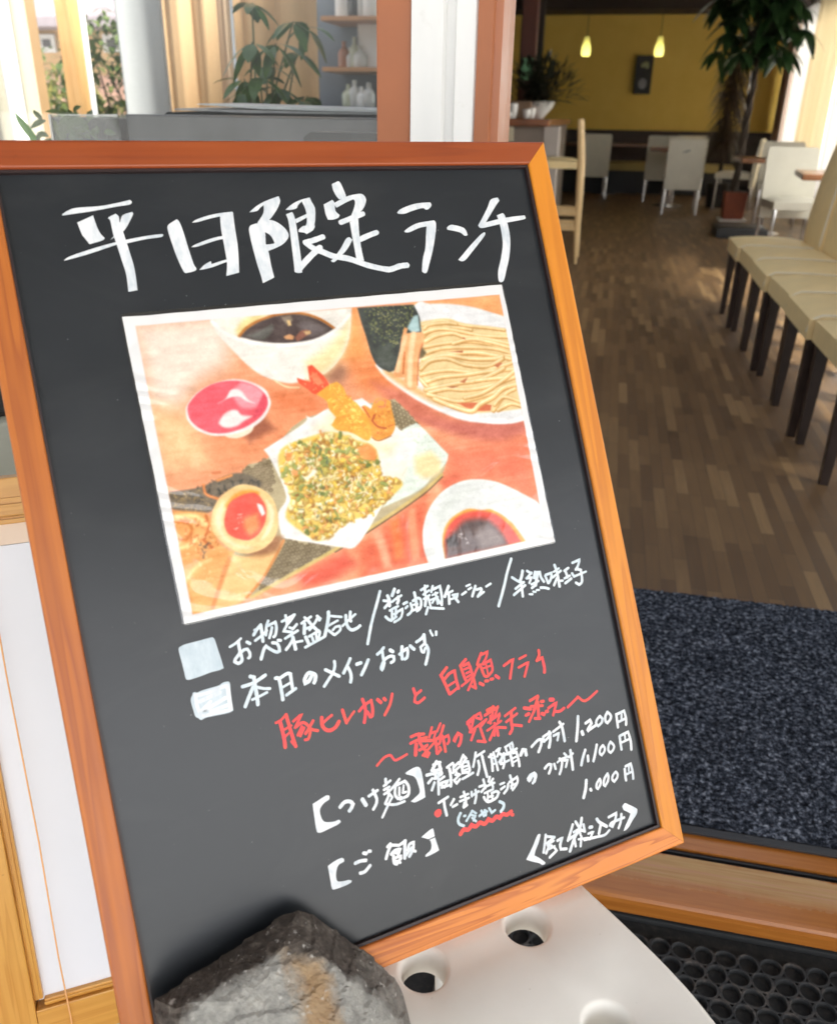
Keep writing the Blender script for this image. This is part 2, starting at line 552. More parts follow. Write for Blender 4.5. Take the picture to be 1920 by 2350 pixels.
# entrance mat: short looped pile
k = NT('mat_pile')
v = k.coord()
n1 = k.noise(v, 115, 4, 0.68)
vo = k.n('TexVoronoi'); vo.inputs['Scale'].default_value = 150; k.l(v, vo.inputs['Vector'])
patch = k.noise(v, 9, 4)
cc = k.ramp(n1, [(0.36, (0.004, 0.005, 0.008)), (0.49, (0.026, 0.031, 0.043)), (0.58, (0.090, 0.102, 0.130)), (0.68, (0.26, 0.28, 0.32))])
cc = k.mix(0.5, cc, k.ramp(patch, [(0.3, 0.55), (0.7, 1.3)]), 'MULTIPLY')
k.base(cc); k.rough(0.95); k.p.inputs['Specular IOR Level'].default_value = 0.1
dm = k.n('Displacement'); dm.inputs['Scale'].default_value = 0.004; dm.inputs['Midlevel'].default_value = 0.5
k.bump(k.mix(0.5, n1, vo.outputs['Distance']), 0.9, 0.008)
t = thing('entrance_mat', 'dark blue grey looped pile entrance mat just inside the door', 'mat', (0.62, 1.5, 0))
bm = BM()
bx = 0.80; y0, y1 = -0.392, 0.388
nx, ny = 250, 150
g = [[None] * (nx + 1) for _ in range(ny + 1)]
for j in range(ny + 1):
    for i in range(nx + 1):
        x = -bx + 2 * bx * i / nx; y = y0 + 0.008 + (y1 - y0 - 0.008) * j / ny
        h = 0.006 + 0.0035 * noise.noise(Vector((x * 170, y * 170, 0))) + 0.002 * noise.noise(Vector((x * 60, y * 60, 3)))
        g[j][i] = bm.verts.new((x, y, h))
for j in range(ny):
    for i in range(nx):
        bm.faces.new((g[j][i], g[j][i + 1], g[j + 1][i + 1], g[j + 1][i]))
obj('pile', bm, k.m, t, True)
bm = BM(); box(bm, (-bx - 0.006, y0 - 0.008, 0.0005), (bx + 0.006, y0 + 0.0075, 0.0055), 0.001); box(bm, (-bx, y0 + 0.0078, 0.0005), (bx, y1, 0.0018))
obj('rubber_border', bm, m_black, t)

# rubber ring mat outside the door
k = NT('rubber_ring')
v = k.coord()
dirt = k.noise(v, 26, 6, 0.75)
geo = k.n('NewGeometry'); sp = k.n('SeparateXYZ'); k.l(geo.outputs['Position'], sp.inputs[0])
mr = k.n('MapRange'); k.l(sp.outputs[2], mr.inputs[0]); mr.inputs[1].default_value = GZ; mr.inputs[2].default_value = GZ + 0.016
dd = k.ramp(k.math('ADD', k.math('MULTIPLY', dirt, 0.8), k.math('MULTIPLY', mr.outputs[0], 0.22)), [(0.52, 0.0), (0.70, 0.75)])
k.base(k.mix(dd, (0.010, 0.011, 0.012), k.ramp(k.noise(v, 160, 4), [(0.3, (0.07, 0.055, 0.045)), (0.7, (0.17, 0.14, 0.115))])))
k.rough(0.7); k.bump(k.noise(v, 220, 4), 0.3, 0.002)
m_ring = k.m
t = thing('rubber_mat', 'black rubber ring mat with dusty round holes below the threshold', 'mat', (0.35, 0.62, GZ))
bm = BM()
pitch = 0.031; rh = 0.0132; H1 = 0.009
rr = random.Random(5)
for j in range(-24, 14):
    for i in range(-15, 21):
        cx = i * pitch + (pitch / 2 if j % 2 else 0); cy = j * pitch * 0.866
        if cy > 0.318 or abs(cx) > 0.64: continue
        cx += rr.uniform(-.0011, .0011); cy += rr.uniform(-.0011, .0011)
        out, inn, mid, low = [], [], [], []
        m = 18
        for q in range(m):
            a = 2 * PI * q / m
            sect = (a + PI / 6) % (PI / 3) - PI / 6
            ro = pitch / 2 / math.cos(sect) * 0.998
            a2 = a + PI / 2 * 0
            # hexagon with pointy top
            aa = a + PI / 6 * 0
            ro = pitch / 2 / math.cos(((a) % (PI / 3)) - PI / 6) if False else pitch / 2 / math.cos(((a + PI / 6) % (PI / 3)) - PI / 6)
            wob = 1 + 0.07 * math.sin(2 * a + cx * 90 + cy * 50) 
            out.append(bm.verts.new((i * pitch + (pitch / 2 if j % 2 else 0) + ro * math.cos(a), j * pitch * 0.866 + ro * math.sin(a), H1 - 0.0003)))
            mid.append(bm.verts.new((cx + rh * 1.05 * wob * math.cos(a), cy + rh * 1.05 * wob * math.sin(a), H1)))
            inn.append(bm.verts.new((cx + rh * 0.98 * wob * math.cos(a), cy + rh * 0.98 * wob * math.sin(a), H1 - 0.0015)))
            low.append(bm.verts.new((cx + rh * 0.95 * wob * math.cos(a), cy + rh * 0.95 * wob * math.sin(a), 0.001)))
        for q in range(m):
            q2 = (q + 1) % m
            bm.faces.new((out[q], out[q2], mid[q2], mid[q]))
            bm.faces.new((mid[q], mid[q2], inn[q2], inn[q]))
            bm.faces.new((inn[q], inn[q2], low[q2], low[q]))
obj('ring_grid', bm, m_ring, t, True)
bm = BM(); box(bm, (-0.66, 0.336, 0.001), (0.66, 0.349, 0.0125), 0.003); obj('border_strip', bm, simple('rubber_border', (0.011, 0.012, 0.013), 0.75, 0.2, 30, 0.3), t)
k = NT('hole_grit')
v = k.coord()
k.base(k.ramp(k.noise(v, 70, 6, 0.8), [(0.45, (0.006, 0.0065, 0.007)), (0.62, (0.02, 0.018, 0.016)), (0.78, (0.09, 0.075, 0.065))])); k.rough(0.9)
bm = BM(); box(bm, (-0.75, -0.9, -0.019), (0.8, 0.36, 0.0008)); obj('base_sheet', bm, k.m, t)
WRITING = """
@heading white
0|-1721,2596 -1668,2626 -1611,2640 -1470,2647 -1353,2665 -1252,2687 -1241,2673 -1262,2653 -1358,2640 -1511,2614 -1631,2599 -1716,2588
0|-1632,2535 -1520,2582 -1509,2505 -1494,2451 -1472,2420 -1489,2402 -1579,2379 -1603,2425 -1616,2449
0|-1254,2599 -1249,2583 -1280,2534 -1314,2486 -1344,2456 -1360,2491 -1344,2537 -1320,2578
0|-1436,2403 -1401,2436 -1400,2424
0|-1765,2271 -1718,2300 -1558,2348 -1400,2386 -1210,2418 -1083,2430 -1069,2420 -1091,2408 -1199,2397 -1341,2372 -1399,2367 -1577,2315 -1714,2281
0|-1424,2558 -1413,2569 -1367,2589 -1349,2567 -1351,2522 -1337,2437 -1320,2291 -1311,2184 -1318,2043 -1327,2033 -1381,2026 -1374,2149 -1385,2249 -1398,2356 -1410,2448 -1412,2539
0|-1021,2494 -953,2535 -937,2515 -923,2443 -909,2317 -893,2199 -880,2166 -895,2148 -962,2135 -977,2156 -1003,2259 -1020,2369 -1029,2448
0|-847,2507 -808,2530 -710,2558 -622,2572 -535,2579 -532,2561 -626,2548 -715,2532 -804,2510
0|-633,2556 -533,2573 -540,2460 -547,2300 -573,2117 -673,2097 -650,2193 -646,2321 -645,2448
0|-886,2326 -851,2344 -752,2377 -655,2397 -593,2394 -596,2378 -676,2371 -773,2346 -846,2326
0|-860,2153 -819,2188 -764,2214 -764,2191 -658,2218 -586,2222 -588,2210 -653,2201 -760,2169 -824,2157
0|-408,2571 -346,2616 -265,2655 -159,2689 -154,2652 -180,2603 -219,2555 -269,2507 -341,2473 -362,2490 -316,2542 -296,2578 -289,2623 -320,2603 -349,2579
0|-328,2501 -265,2507 -208,2485 -159,2438 -139,2388 -160,2347 -218,2305 -333,2265 -334,2318 -268,2323 -263,2335 -269,2360 -284,2389 -318,2415 -334,2416
0|-432,2456 -372,2483 -322,2489 -318,2415 -330,2322 -321,2265 -321,2159 -315,2065 -337,2054 -410,2026 -415,2091 -425,2165 -431,2238 -438,2351
0|-126,2581 -63,2625 10,2656 86,2673 96,2637 112,2587 98,2503 81,2454 84,2445 60,2413 3,2385 -11,2397 -56,2405 -48,2425 -14,2449 13,2456 31,2506 34,2581 16,2644 -19,2615 -36,2591 -81,2580
0|-129,2546 -76,2563 -66,2525 -65,2426 -73,2277 -80,2166 -90,2088 -120,2086 -149,2096 -142,2165 -130,2329 -120,2486
0|-66,2505 39,2545 38,2518 -60,2474
47|-114,2114 -23,2192 58,2254 92,2274
42|131,2358 48,2334 -18,2320
45|-18,2320 36,2272 107,2239 186,2202 312,2174 451,2116 606,2073 661,2074 729,2092 796,2096
0|289,2776 346,2799 364,2779 387,2681 367,2660 325,2653 305,2683 289,2734
0|189,2614 268,2650 280,2624 276,2561 304,2526 287,2505 244,2492 199,2493 189,2542
0|270,2620 387,2672 498,2693 537,2682 551,2643 527,2592 492,2554 425,2509 401,2523 434,2577 454,2628 445,2650 387,2630 290,2586
40|301,2467 396,2498 501,2531
0|376,2468 454,2500 437,2372 430,2253 433,2151 371,2163 372,2273 374,2392
42|436,2325 509,2352 586,2375
0|318,2335 351,2346 369,2324 310,2251 226,2183 180,2154 157,2166 194,2197 259,2261
0|799,2532 840,2561 949,2595 1039,2606 1111,2607 1118,2583 1088,2554 1058,2548 1033,2562 946,2544 862,2520 808,2522
0|828,2376 886,2410 971,2440 1115,2456 1126,2427 1102,2339 1050,2209 993,2094 959,2030 934,2022 915,2037 942,2134 985,2227 1013,2328 1036,2408 962,2396 877,2367 838,2366
0|1218,2390 1264,2413 1350,2393 1387,2369 1398,2320 1371,2315 1332,2345 1270,2362 1219,2373
0|1565,2339 1562,2313 1484,2241 1401,2169 1335,2113 1295,2101 1265,2116 1305,2148 1376,2208 1467,2279 1527,2322
0|1687,2617 1759,2633 1768,2604 1727,2566 1659,2492 1596,2422 1708,2443 1851,2461 1990,2470 1996,2446 1968,2434 1814,2414 1707,2399 1547,2374 1515,2398 1566,2457 1637,2546
0|1714,2479 1777,2497 1793,2472 1805,2372 1796,2249 1755,2113 1705,2009 1660,1920 1629,1900 1607,1916 1620,1999 1670,2103 1715,2222 1726,2314 1726,2406
@side_dish_line pale
18|-1155,-570 -1113,-556 -1068,-530
23|-1089,-544 -1092,-587 -1094,-626 -1130,-661 -1141,-680 -1119,-698 -1093,-688 -1087,-664 -1090,-632
21|-1092,-634 -1063,-614 -1037,-614 -1026,-642 -1030,-671 -1042,-678
23|-1031,-564 -1012,-580
23|-909,-466 -944,-493 -974,-526
18|-962,-493 -916,-485
20|-970,-568 -917,-543 -874,-516
23|-910,-468 -913,-533 -917,-587
21|-852,-451 -872,-487 -888,-547
21|-857,-484 -802,-470 -803,-514 -820,-562 -835,-572
20|-834,-503 -848,-537 -867,-573
23|-954,-707 -924,-648 -903,-624 -875,-654 -836,-684 -813,-682 -811,-653 -822,-624 -852,-612
22|-809,-604 -789,-609
21|-720,-440 -721,-503
20|-754,-477 -702,-463 -653,-449
27|-662,-453 -694,-483 -717,-500
20|-723,-510 -755,-548 -696,-570
20|-650,-521 -688,-550
19|-708,-532 -688,-545
20|-754,-603 -703,-585 -652,-568
27|-698,-605 -695,-658 -694,-696
21|-703,-623 -732,-657 -764,-684
19|-681,-647 -633,-649
20|-615,-523 -576,-506 -535,-490
20|-584,-485 -559,-513
26|-593,-532 -609,-600
24|-568,-500 -543,-551 -509,-596 -496,-610
20|-480,-501 -513,-539 -565,-583
21|-489,-495 -469,-522 -478,-530
20|-597,-569 -549,-564
27|-603,-627 -591,-677
20|-578,-629 -528,-614 -495,-607 -493,-623 -515,-666
19|-556,-638 -552,-673
19|-522,-623 -526,-664
20|-621,-700 -549,-681 -458,-655
27|-398,-485 -407,-528 -435,-598 -459,-649
19|-383,-519 -306,-543
18|-418,-585 -378,-573 -340,-563
21|-423,-620 -389,-658
19|-390,-623 -365,-606 -333,-606 -335,-636 -384,-663
19|-312,-611 -250,-575 -196,-547
24|-271,-539 -278,-592 -267,-636 -243,-657 -201,-651 -176,-638
24|-231,-521 -242,-565 -240,-591
23|33,-419 -3,-490 -50,-577 -91,-657 -145,-787
26|86,-464 93,-503 86,-544
21|47,-495 78,-505
22|82,-524 45,-551
27|153,-427 123,-472
24|185,-447 173,-457
19|113,-519 155,-500 198,-487
25|171,-492 165,-522 153,-539
19|81,-580 115,-570 155,-562
20|99,-586 87,-642
22|38,-618 57,-643 79,-658
19|85,-654 126,-637
19|134,-578 116,-633
19|142,-603 187,-590 175,-627 152,-657 99,-674
16|93,-612 135,-614
22|203,-554 234,-547
20|213,-589 232,-578
22|261,-562 265,-607 247,-631 220,-644
25|309,-488 310,-537 304,-615
22|284,-548 327,-535 350,-552 345,-593 327,-620 300,-632
18|273,-620 338,-607
16|279,-578 318,-579
21|367,-480 430,-461
22|408,-454 394,-527
18|379,-518 436,-496
18|376,-553 432,-533
24|401,-537 377,-607
20|415,-544 421,-617
21|398,-624 370,-672
21|418,-632 478,-649 528,-662
21|472,-470 450,-513
22|471,-496 532,-482 531,-565 517,-630
17|453,-538 503,-530
17|435,-572 499,-562
21|484,-526 486,-613
17|468,-571 441,-597
19|493,-577 509,-616
25|606,-498 556,-572
20|569,-555 632,-542
23|597,-549 583,-635
20|623,-574 672,-577 652,-605
19|607,-603 658,-598
23|635,-589 663,-638
20|707,-588 747,-574
18|759,-530 794,-524
19|771,-559 800,-551
23|838,-546 794,-619
22|843,-576 882,-574 884,-589 841,-633
19|841,-633 903,-607
20|932,-569 977,-555
25|1207,-395 1146,-496 1088,-609 1009,-746
23|1181,-545 1211,-572 1233,-589
27|1289,-512 1266,-562 1241,-595
23|1192,-642 1280,-605
23|1167,-688 1286,-632
23|1256,-594 1245,-717
22|1329,-520 1364,-549
20|1370,-543 1310,-580
21|1317,-581 1359,-581 1330,-622
23|1402,-543 1381,-590
23|1344,-667 1390,-638 1405,-548 1446,-555 1448,-599 1468,-640
20|1428,-557 1386,-655
21|1346,-638 1418,-623
18|1309,-712 1339,-719
18|1349,-699 1372,-706
18|1384,-693 1408,-697
23|1426,-682 1461,-689 1500,-706
23|1491,-595 1504,-658
23|1497,-588 1556,-583 1541,-627 1511,-659
26|1599,-525 1609,-590 1607,-709
19|1577,-579 1634,-560
22|1559,-622 1649,-583
22|1595,-638 1556,-688
20|1610,-663 1649,-668
23|1682,-591 1726,-575
24|1692,-593 1701,-651
21|1668,-653 1726,-641
24|1668,-694 1735,-667
23|1775,-541 1853,-528 1820,-580 1794,-603
24|1810,-602 1843,-615 1840,-680 1828,-720 1799,-734 1771,-711
24|1752,-627 1766,-658
20|1769,-656 1891,-639
@bullet_box wash
0|-1501,-507 -1476,-487 -1450,-482 -1368,-479 -1270,-476 -1255,-484 -1248,-499 -1242,-549 -1233,-622 -1226,-686 -1226,-707 -1260,-713 -1311,-713 -1359,-719 -1433,-727 -1477,-726 -1491,-713 -1493,-671 -1496,-613
0|-1468,-836 -1460,-822 -1448,-821 -1432,-828 -1401,-822 -1337,-819 -1280,-817 -1249,-804 -1209,-806 -1202,-828 -1208,-878 -1212,-948 -1214,-1012 -1238,-1019 -1280,-1020 -1343,-1015 -1405,-1012 -1441,-1019 -1457,-1003 -1475,-984 -1480,-945 -1485,-870
@main_dish_line pale
27|-1054,-809 -1030,-820 -1032,-881 -1034,-972 -1038,-1017
25|-1121,-866 -1038,-859 -946,-826
26|-1048,-887 -1092,-952 -1128,-1008
21|-1024,-893 -977,-916 -932,-928
19|-1070,-973 -1022,-965 -957,-949
26|-879,-866 -855,-880 -854,-983 -856,-1029
24|-855,-877 -792,-854 -767,-860 -771,-963 -770,-984
18|-847,-944 -780,-925
23|-824,-1004 -747,-974
28|-608,-905 -640,-945 -672,-956 -668,-923 -636,-890 -607,-897 -586,-918 -594,-949 -607,-968
23|-425,-852 -429,-889 -453,-932 -493,-971 -537,-1013
24|-505,-896 -454,-935 -410,-969
24|-301,-861 -333,-905 -373,-954
25|-334,-912 -320,-961 -322,-1003 -333,-1032
27|-260,-915 -225,-912
25|-164,-904 -202,-956 -239,-1001
24|-85,-881 -50,-864 -25,-843
23|-41,-863 -45,-920 -45,-959 -59,-986 -71,-1003 -75,-982 -35,-934 14,-919 41,-929 35,-959 10,-968
27|-55,-956 -65,-996
28|23,-874 41,-890
26|123,-870 112,-911 105,-964
24|91,-923 126,-906 163,-894 159,-930 144,-962 125,-969
26|189,-880 216,-914
24|246,-864 293,-847 320,-822
27|320,-822 314,-888
22|304,-894 273,-910 276,-946 291,-954 310,-927
25|323,-906 332,-948 311,-1002 287,-1048
19|378,-803 382,-824 391,-846
23|426,-824 421,-847
@fried_dish_line red
18|-937,-1177 -899,-1168 -854,-1139
25|-854,-1139 -845,-1238 -835,-1329 -828,-1380
26|-906,-1177 -900,-1289 -904,-1364
16|-885,-1240 -831,-1225
16|-892,-1291 -851,-1269
21|-850,-1336 -828,-1378
19|-812,-1200 -740,-1164 -808,-1248
21|-804,-1246 -746,-1226 -712,-1258 -703,-1299 -725,-1349 -751,-1352
19|-757,-1253 -799,-1306
19|-743,-1266 -781,-1316
22|-667,-1234 -705,-1276 -740,-1311
21|-706,-1282 -675,-1301 -646,-1314
27|-600,-1229 -607,-1281 -591,-1319 -554,-1337 -510,-1324 -477,-1291
19|-593,-1268 -560,-1249 -521,-1232
24|-435,-1217 -430,-1267 -423,-1317
19|-423,-1317 -389,-1284 -349,-1251
21|-311,-1259 -262,-1226 -203,-1207
24|-268,-1179 -260,-1261 -288,-1351
23|-203,-1204 -204,-1270 -217,-1318 -233,-1323 -249,-1281
26|-152,-1212 -130,-1241
26|-101,-1217 -91,-1231
22|-29,-1201 -62,-1273 -120,-1339
24|148,-1206 154,-1246
21|207,-1235 155,-1261 138,-1305 166,-1320 225,-1296
25|456,-1116 395,-1162 417,-1242 436,-1319
24|418,-1200 465,-1168 516,-1156 515,-1231 521,-1298
18|429,-1260 497,-1241
22|439,-1323 518,-1290
24|630,-1093 573,-1130 585,-1206 595,-1252
23|600,-1137 647,-1127 656,-1180 665,-1269 667,-1335
18|602,-1166 660,-1159
18|611,-1201 661,-1192
18|612,-1231 659,-1220
19|551,-1287 622,-1258 668,-1234
20|598,-1332 653,-1266 701,-1198 741,-1164
20|639,-1313 667,-1335
23|773,-1077 737,-1127 718,-1159
21|766,-1090 831,-1080 803,-1128 766,-1163
23|745,-1165 762,-1257 793,-1268
21|773,-1168 844,-1149 845,-1219 831,-1245 793,-1268
15|759,-1198 834,-1194
15|796,-1178 796,-1251
26|710,-1306 738,-1326
24|761,-1301 784,-1305
24|811,-1299 831,-1300
26|860,-1282 884,-1306
23|949,-1223 1042,-1190 983,-1335
20|1099,-1203 1166,-1190
22|1079,-1269 1175,-1248 1116,-1353
25|1291,-1178 1287,-1215 1255,-1256
25|1255,-1256 1311,-1243 1314,-1327 1305,-1366
@season_line red
18|-256,-1688 -200,-1652 -166,-1641 -135,-1645 -111,-1687 -73,-1688 -5,-1673
22|53,-1555 98,-1550
23|98,-1550 162,-1563
22|40,-1602 106,-1593 178,-1593
26|120,-1551 118,-1612
30|83,-1622 62,-1697
25|126,-1604 210,-1627
23|113,-1610 127,-1650
22|100,-1672 171,-1652
23|171,-1652 134,-1667 173,-1719 153,-1738
20|118,-1718 227,-1653
21|133,-1727 174,-1714
20|236,-1532 199,-1599
18|221,-1574 262,-1570 234,-1619
20|312,-1522 272,-1573
22|335,-1544 285,-1618 226,-1632
22|247,-1638 237,-1737
20|249,-1628 291,-1619 275,-1666 251,-1670
20|242,-1739 275,-1717 269,-1695
23|308,-1619 311,-1681 309,-1742
20|315,-1636 357,-1627 357,-1669 338,-1689
25|434,-1644 395,-1690 406,-1667 442,-1635 466,-1658 449,-1705 427,-1729
22|537,-1575 609,-1543
22|543,-1577 555,-1657
20|534,-1587 596,-1566 560,-1633
19|609,-1543 662,-1532 666,-1578
20|620,-1559 658,-1582
19|541,-1653 706,-1595
22|594,-1642 541,-1717
22|638,-1641 655,-1762
22|594,-1739 661,-1764
19|706,-1595 654,-1633
23|699,-1561 824,-1530
28|728,-1530 789,-1520
23|784,-1512 756,-1602
20|826,-1523 778,-1602
20|715,-1624 834,-1584 801,-1634
23|746,-1580 734,-1635
20|694,-1683 829,-1642
23|769,-1645 748,-1736
22|769,-1677 699,-1761
22|790,-1683 859,-1705
25|780,-1693 780,-1745
21|872,-1614 978,-1577
20|872,-1663 983,-1624
25|937,-1592 918,-1679 914,-1730 884,-1761
22|928,-1701 1004,-1729
28|1057,-1598 1113,-1619
26|1059,-1658 1090,-1653
23|1121,-1555 1202,-1536
22|1118,-1601 1229,-1623
26|1201,-1543 1140,-1640
23|1158,-1625 1076,-1715
26|1190,-1587 1169,-1714
23|1133,-1704 1183,-1718
26|1221,-1588 1244,-1591
29|1207,-1684 1227,-1696
29|1247,-1678 1263,-1679
32|1306,-1594 1336,-1601
23|1276,-1656 1360,-1631 1307,-1724
24|1322,-1695 1374,-1709 1421,-1694
22|1456,-1697 1574,-1640 1635,-1690 1766,-1642
@tsukemen_line white
0|-787,-1814 -746,-1803 -678,-1785 -655,-1795 -662,-1819 -703,-1832 -732,-1854 -746,-1883 -743,-1933 -729,-1961 -700,-1975 -653,-1985 -620,-1983 -607,-2000 -631,-2013 -699,-2022 -759,-2029 -788,-2023 -796,-1999 -793,-1917 -790,-1857
28|-592,-1898 -553,-1873 -511,-1881 -494,-1907 -510,-1929 -530,-1946
32|-416,-1895 -398,-1942
22|-364,-1887 -288,-1865
23|-323,-1852 -312,-1895 -307,-1928 -320,-1961 -348,-1990
23|-210,-1803 -215,-1844
19|-234,-1849 -174,-1825
19|-239,-1877 -191,-1867
20|-243,-1908 -185,-1891 -103,-1835
21|-210,-1873 -208,-1921 -249,-1978
19|-202,-1918 -186,-1949 -222,-1986 -291,-2069
20|-250,-1980 -191,-2004 -146,-2010 -96,-2007
22|-144,-1876 -160,-1936 -144,-1973 -115,-1971
23|-140,-1872 -63,-1863 -43,-1907 -51,-1959 -75,-1978
19|-116,-1896 -128,-1951
17|-80,-1890 -97,-1944 -68,-1943
21|-129,-1983 -63,-1976
0|-48,-1806 -1,-1792 54,-1787 79,-1808 84,-1853 82,-1934 75,-2029 30,-2037 -18,-2041 -47,-2024 -11,-2008 29,-1988 40,-1964 37,-1920 29,-1874 11,-1847 -36,-1820
25|119,-1872 158,-1874
23|120,-1933 158,-1909
22|137,-1994 171,-1944
27|219,-1795 190,-1827 168,-1851
22|188,-1811 250,-1809
27|240,-1806 238,-1867 243,-1894
24|183,-1861 245,-1859
22|168,-1877 244,-1889
24|177,-1915 242,-1899
23|190,-1853 187,-1918
22|208,-1924 186,-2040
20|217,-1937 259,-1924
22|222,-1964 285,-1963 243,-2001 215,-1972
20|220,-1999 305,-1999
20|295,-1863 351,-1844
24|314,-1879 311,-1950 297,-2012
21|349,-1879 400,-1853
20|354,-1855 340,-1918
20|335,-1916 398,-1888
21|353,-1937 392,-1943 333,-1977 350,-2003 384,-1982
20|361,-1903 368,-1946
22|450,-1810 403,-1869
23|449,-1815 467,-1841 416,-1888
23|420,-1895 416,-1940 466,-1950
22|438,-1864 478,-1870 480,-1938 459,-1953
18|431,-1898 477,-1901
16|436,-1925 466,-1924
21|406,-1986 454,-1977 503,-1966
21|559,-1821 535,-1876 513,-1922
20|558,-1852 633,-1832
22|566,-1891 564,-1942 538,-1992
23|606,-1860 609,-1940 615,-2030
20|662,-1887 706,-1874
23|683,-1872 681,-1934 672,-2000
21|709,-1864 715,-1944 718,-2008
16|693,-1907 718,-1903
16|689,-1953 713,-1949
21|733,-1860 773,-1845 736,-1903
22|753,-1882 783,-1906 752,-1966
22|743,-1952 800,-1911 849,-1909
21|798,-1895 788,-1966 767,-2007
19|756,-1972 831,-1962
19|819,-1853 890,-1836 884,-1888 838,-1906
21|824,-1860 830,-1914
18|863,-1850 865,-1893
21|831,-1909 920,-1892
24|854,-1916 856,-2012
22|878,-1917 909,-1916 916,-1992 912,-2034
16|869,-1957 906,-1952
16|868,-1989 900,-1982
29|943,-1952 970,-1917 993,-1924 992,-1966
24|1055,-1916 1122,-1881 1156,-1885 1143,-1925 1107,-1974
22|1174,-1874 1179,-1908
21|1173,-1906 1207,-1894 1254,-1859
22|1175,-1869 1243,-1850
26|1241,-1844 1236,-1908 1210,-1965
22|1277,-1854 1385,-1818
22|1273,-1886 1326,-1879 1301,-1931
25|1352,-1793 1367,-1841 1366,-1955
27|1536,-1796 1514,-1876 1475,-1986
32|1545,-1928 1549,-1951
25|1595,-1870 1644,-1856 1651,-1885 1610,-1919 1599,-1935 1684,-1914
23|1746,-1849 1709,-1872 1696,-1901 1710,-1924 1748,-1908 1766,-1878 1746,-1849
24|1827,-1836 1797,-1868 1791,-1905 1805,-1924 1839,-1904 1853,-1873 1827,-1836
25|1909,-1877 1900,-1987
24|1916,-1879 1993,-1871 1997,-1940 1985,-1988
22|1913,-1946 1984,-1937
20|1961,-1891 1949,-1939
@tamari_line white
21|171,-2103 257,-2082
23|217,-2097 214,-2152 217,-2214
21|302,-2113 266,-2148
20|278,-2167 320,-2160
22|394,-2085 398,-2143 388,-2191 371,-2191 381,-2168
20|358,-2115 428,-2111
20|346,-2145 428,-2142
20|368,-2200 400,-2190
21|459,-2105 452,-2134 520,-2118
22|495,-2100 491,-2145 468,-2195
22|578,-2042 581,-2111
20|533,-2086 586,-2086
21|582,-2106 541,-2130
21|638,-2039 619,-2070
21|662,-2062 627,-2088
20|588,-2102 667,-2095
21|647,-2078 648,-2126
19|566,-2148 645,-2140
22|554,-2175 565,-2205 591,-2223 658,-2213 687,-2179 669,-2164 627,-2166
18|593,-2161 583,-2205
18|627,-2166 623,-2212
18|593,-2187 634,-2189
19|715,-2122 751,-2120
20|712,-2161 751,-2149
22|783,-2140 769,-2173 733,-2199
22|814,-2081 819,-2141 804,-2178
21|797,-2129 875,-2110 865,-2154 812,-2197
17|802,-2162 852,-2156
28|1010,-2139 966,-2169 976,-2150 1018,-2131 1036,-2158 1017,-2189
23|1135,-2117 1172,-2096 1198,-2104 1187,-2135 1163,-2166
23|1228,-2107 1232,-2149
18|1259,-2104 1305,-2088 1367,-2086
23|1286,-2080 1303,-2111 1283,-2164 1259,-2200
21|1338,-2051 1353,-2073
21|1322,-2102 1358,-2110 1329,-2162
26|1401,-2045 1397,-2109 1389,-2201
21|1373,-2093 1419,-2074
16|1321,-2105 1333,-2114
23|1027,-2126 981,-2167 968,-2151 993,-2130 1031,-2124 1043,-2145 1022,-2179 1001,-2198
26|1541,-2081 1506,-2132 1476,-2189
25|1555,-2135 1548,-2177
25|1660,-2071 1632,-2130 1598,-2191
22|1718,-2091 1687,-2111 1673,-2144 1688,-2166 1718,-2147 1731,-2119 1718,-2091
22|1798,-2083 1771,-2112 1763,-2150 1780,-2172 1811,-2154 1824,-2123 1798,-2083
24|1898,-2065 1891,-2176
24|1905,-2062 1991,-2052 1998,-2133 1988,-2203
20|1912,-2120 1989,-2113
18|1952,-2069 1947,-2118
@chilled_note bluish
23|333,-2233 304,-2272 305,-2308 339,-2335
20|357,-2264 369,-2265
19|433,-2246 397,-2281 368,-2306
19|433,-2246 462,-2276
18|416,-2272 452,-2294 428,-2322
18|422,-2299 449,-2334
20|485,-2304 548,-2282 541,-2316
21|510,-2270 523,-2316
18|538,-2274 558,-2291
20|580,-2272 595,-2313 627,-2302
25|680,-2250 710,-2276 703,-2305 674,-2327
@red_marks red
57|146,-2179 155,-2174
32|299,-2388 333,-2363 370,-2375 405,-2351 440,-2372 479,-2354 516,-2376 556,-2352 587,-2373 627,-2354 652,-2372 687,-2352 719,-2368 764,-2355
27|764,-2382 773,-2385
@rice_line white
0|-764,-2276 -708,-2259 -654,-2254 -637,-2269 -643,-2286 -680,-2293 -702,-2316 -717,-2355 -720,-2393 -706,-2411 -665,-2420 -630,-2424 -612,-2436 -623,-2449 -683,-2455 -753,-2452 -766,-2432 -765,-2372 -764,-2311
26|-560,-2325 -520,-2322 -477,-2331
25|-538,-2406 -502,-2407 -454,-2378
27|-484,-2275 -465,-2284
24|-445,-2274 -431,-2279
23|-269,-2276 -296,-2290
23|-264,-2283 -297,-2323 -325,-2371
22|-271,-2286 -202,-2309
24|-279,-2352 -244,-2335 -202,-2338 -228,-2375
21|-264,-2340 -220,-2366
24|-264,-2369 -268,-2418 -253,-2435 -209,-2404
21|-255,-2388 -206,-2388
21|-254,-2412 -222,-2434
23|-195,-2306 -148,-2292
27|-154,-2291 -170,-2365 -180,-2414
23|-146,-2368 -125,-2329 -89,-2323 -102,-2371 -143,-2415
22|-143,-2357 -88,-2393
21|-164,-2396 -112,-2356
0|-21,-2308 29,-2287 77,-2273 88,-2283 88,-2335 37,-2339 9,-2324
0|39,-2348 88,-2344 94,-2389 101,-2447 57,-2456 -8,-2461 -18,-2451 -4,-2441 32,-2424 47,-2397 48,-2363
@price_line white
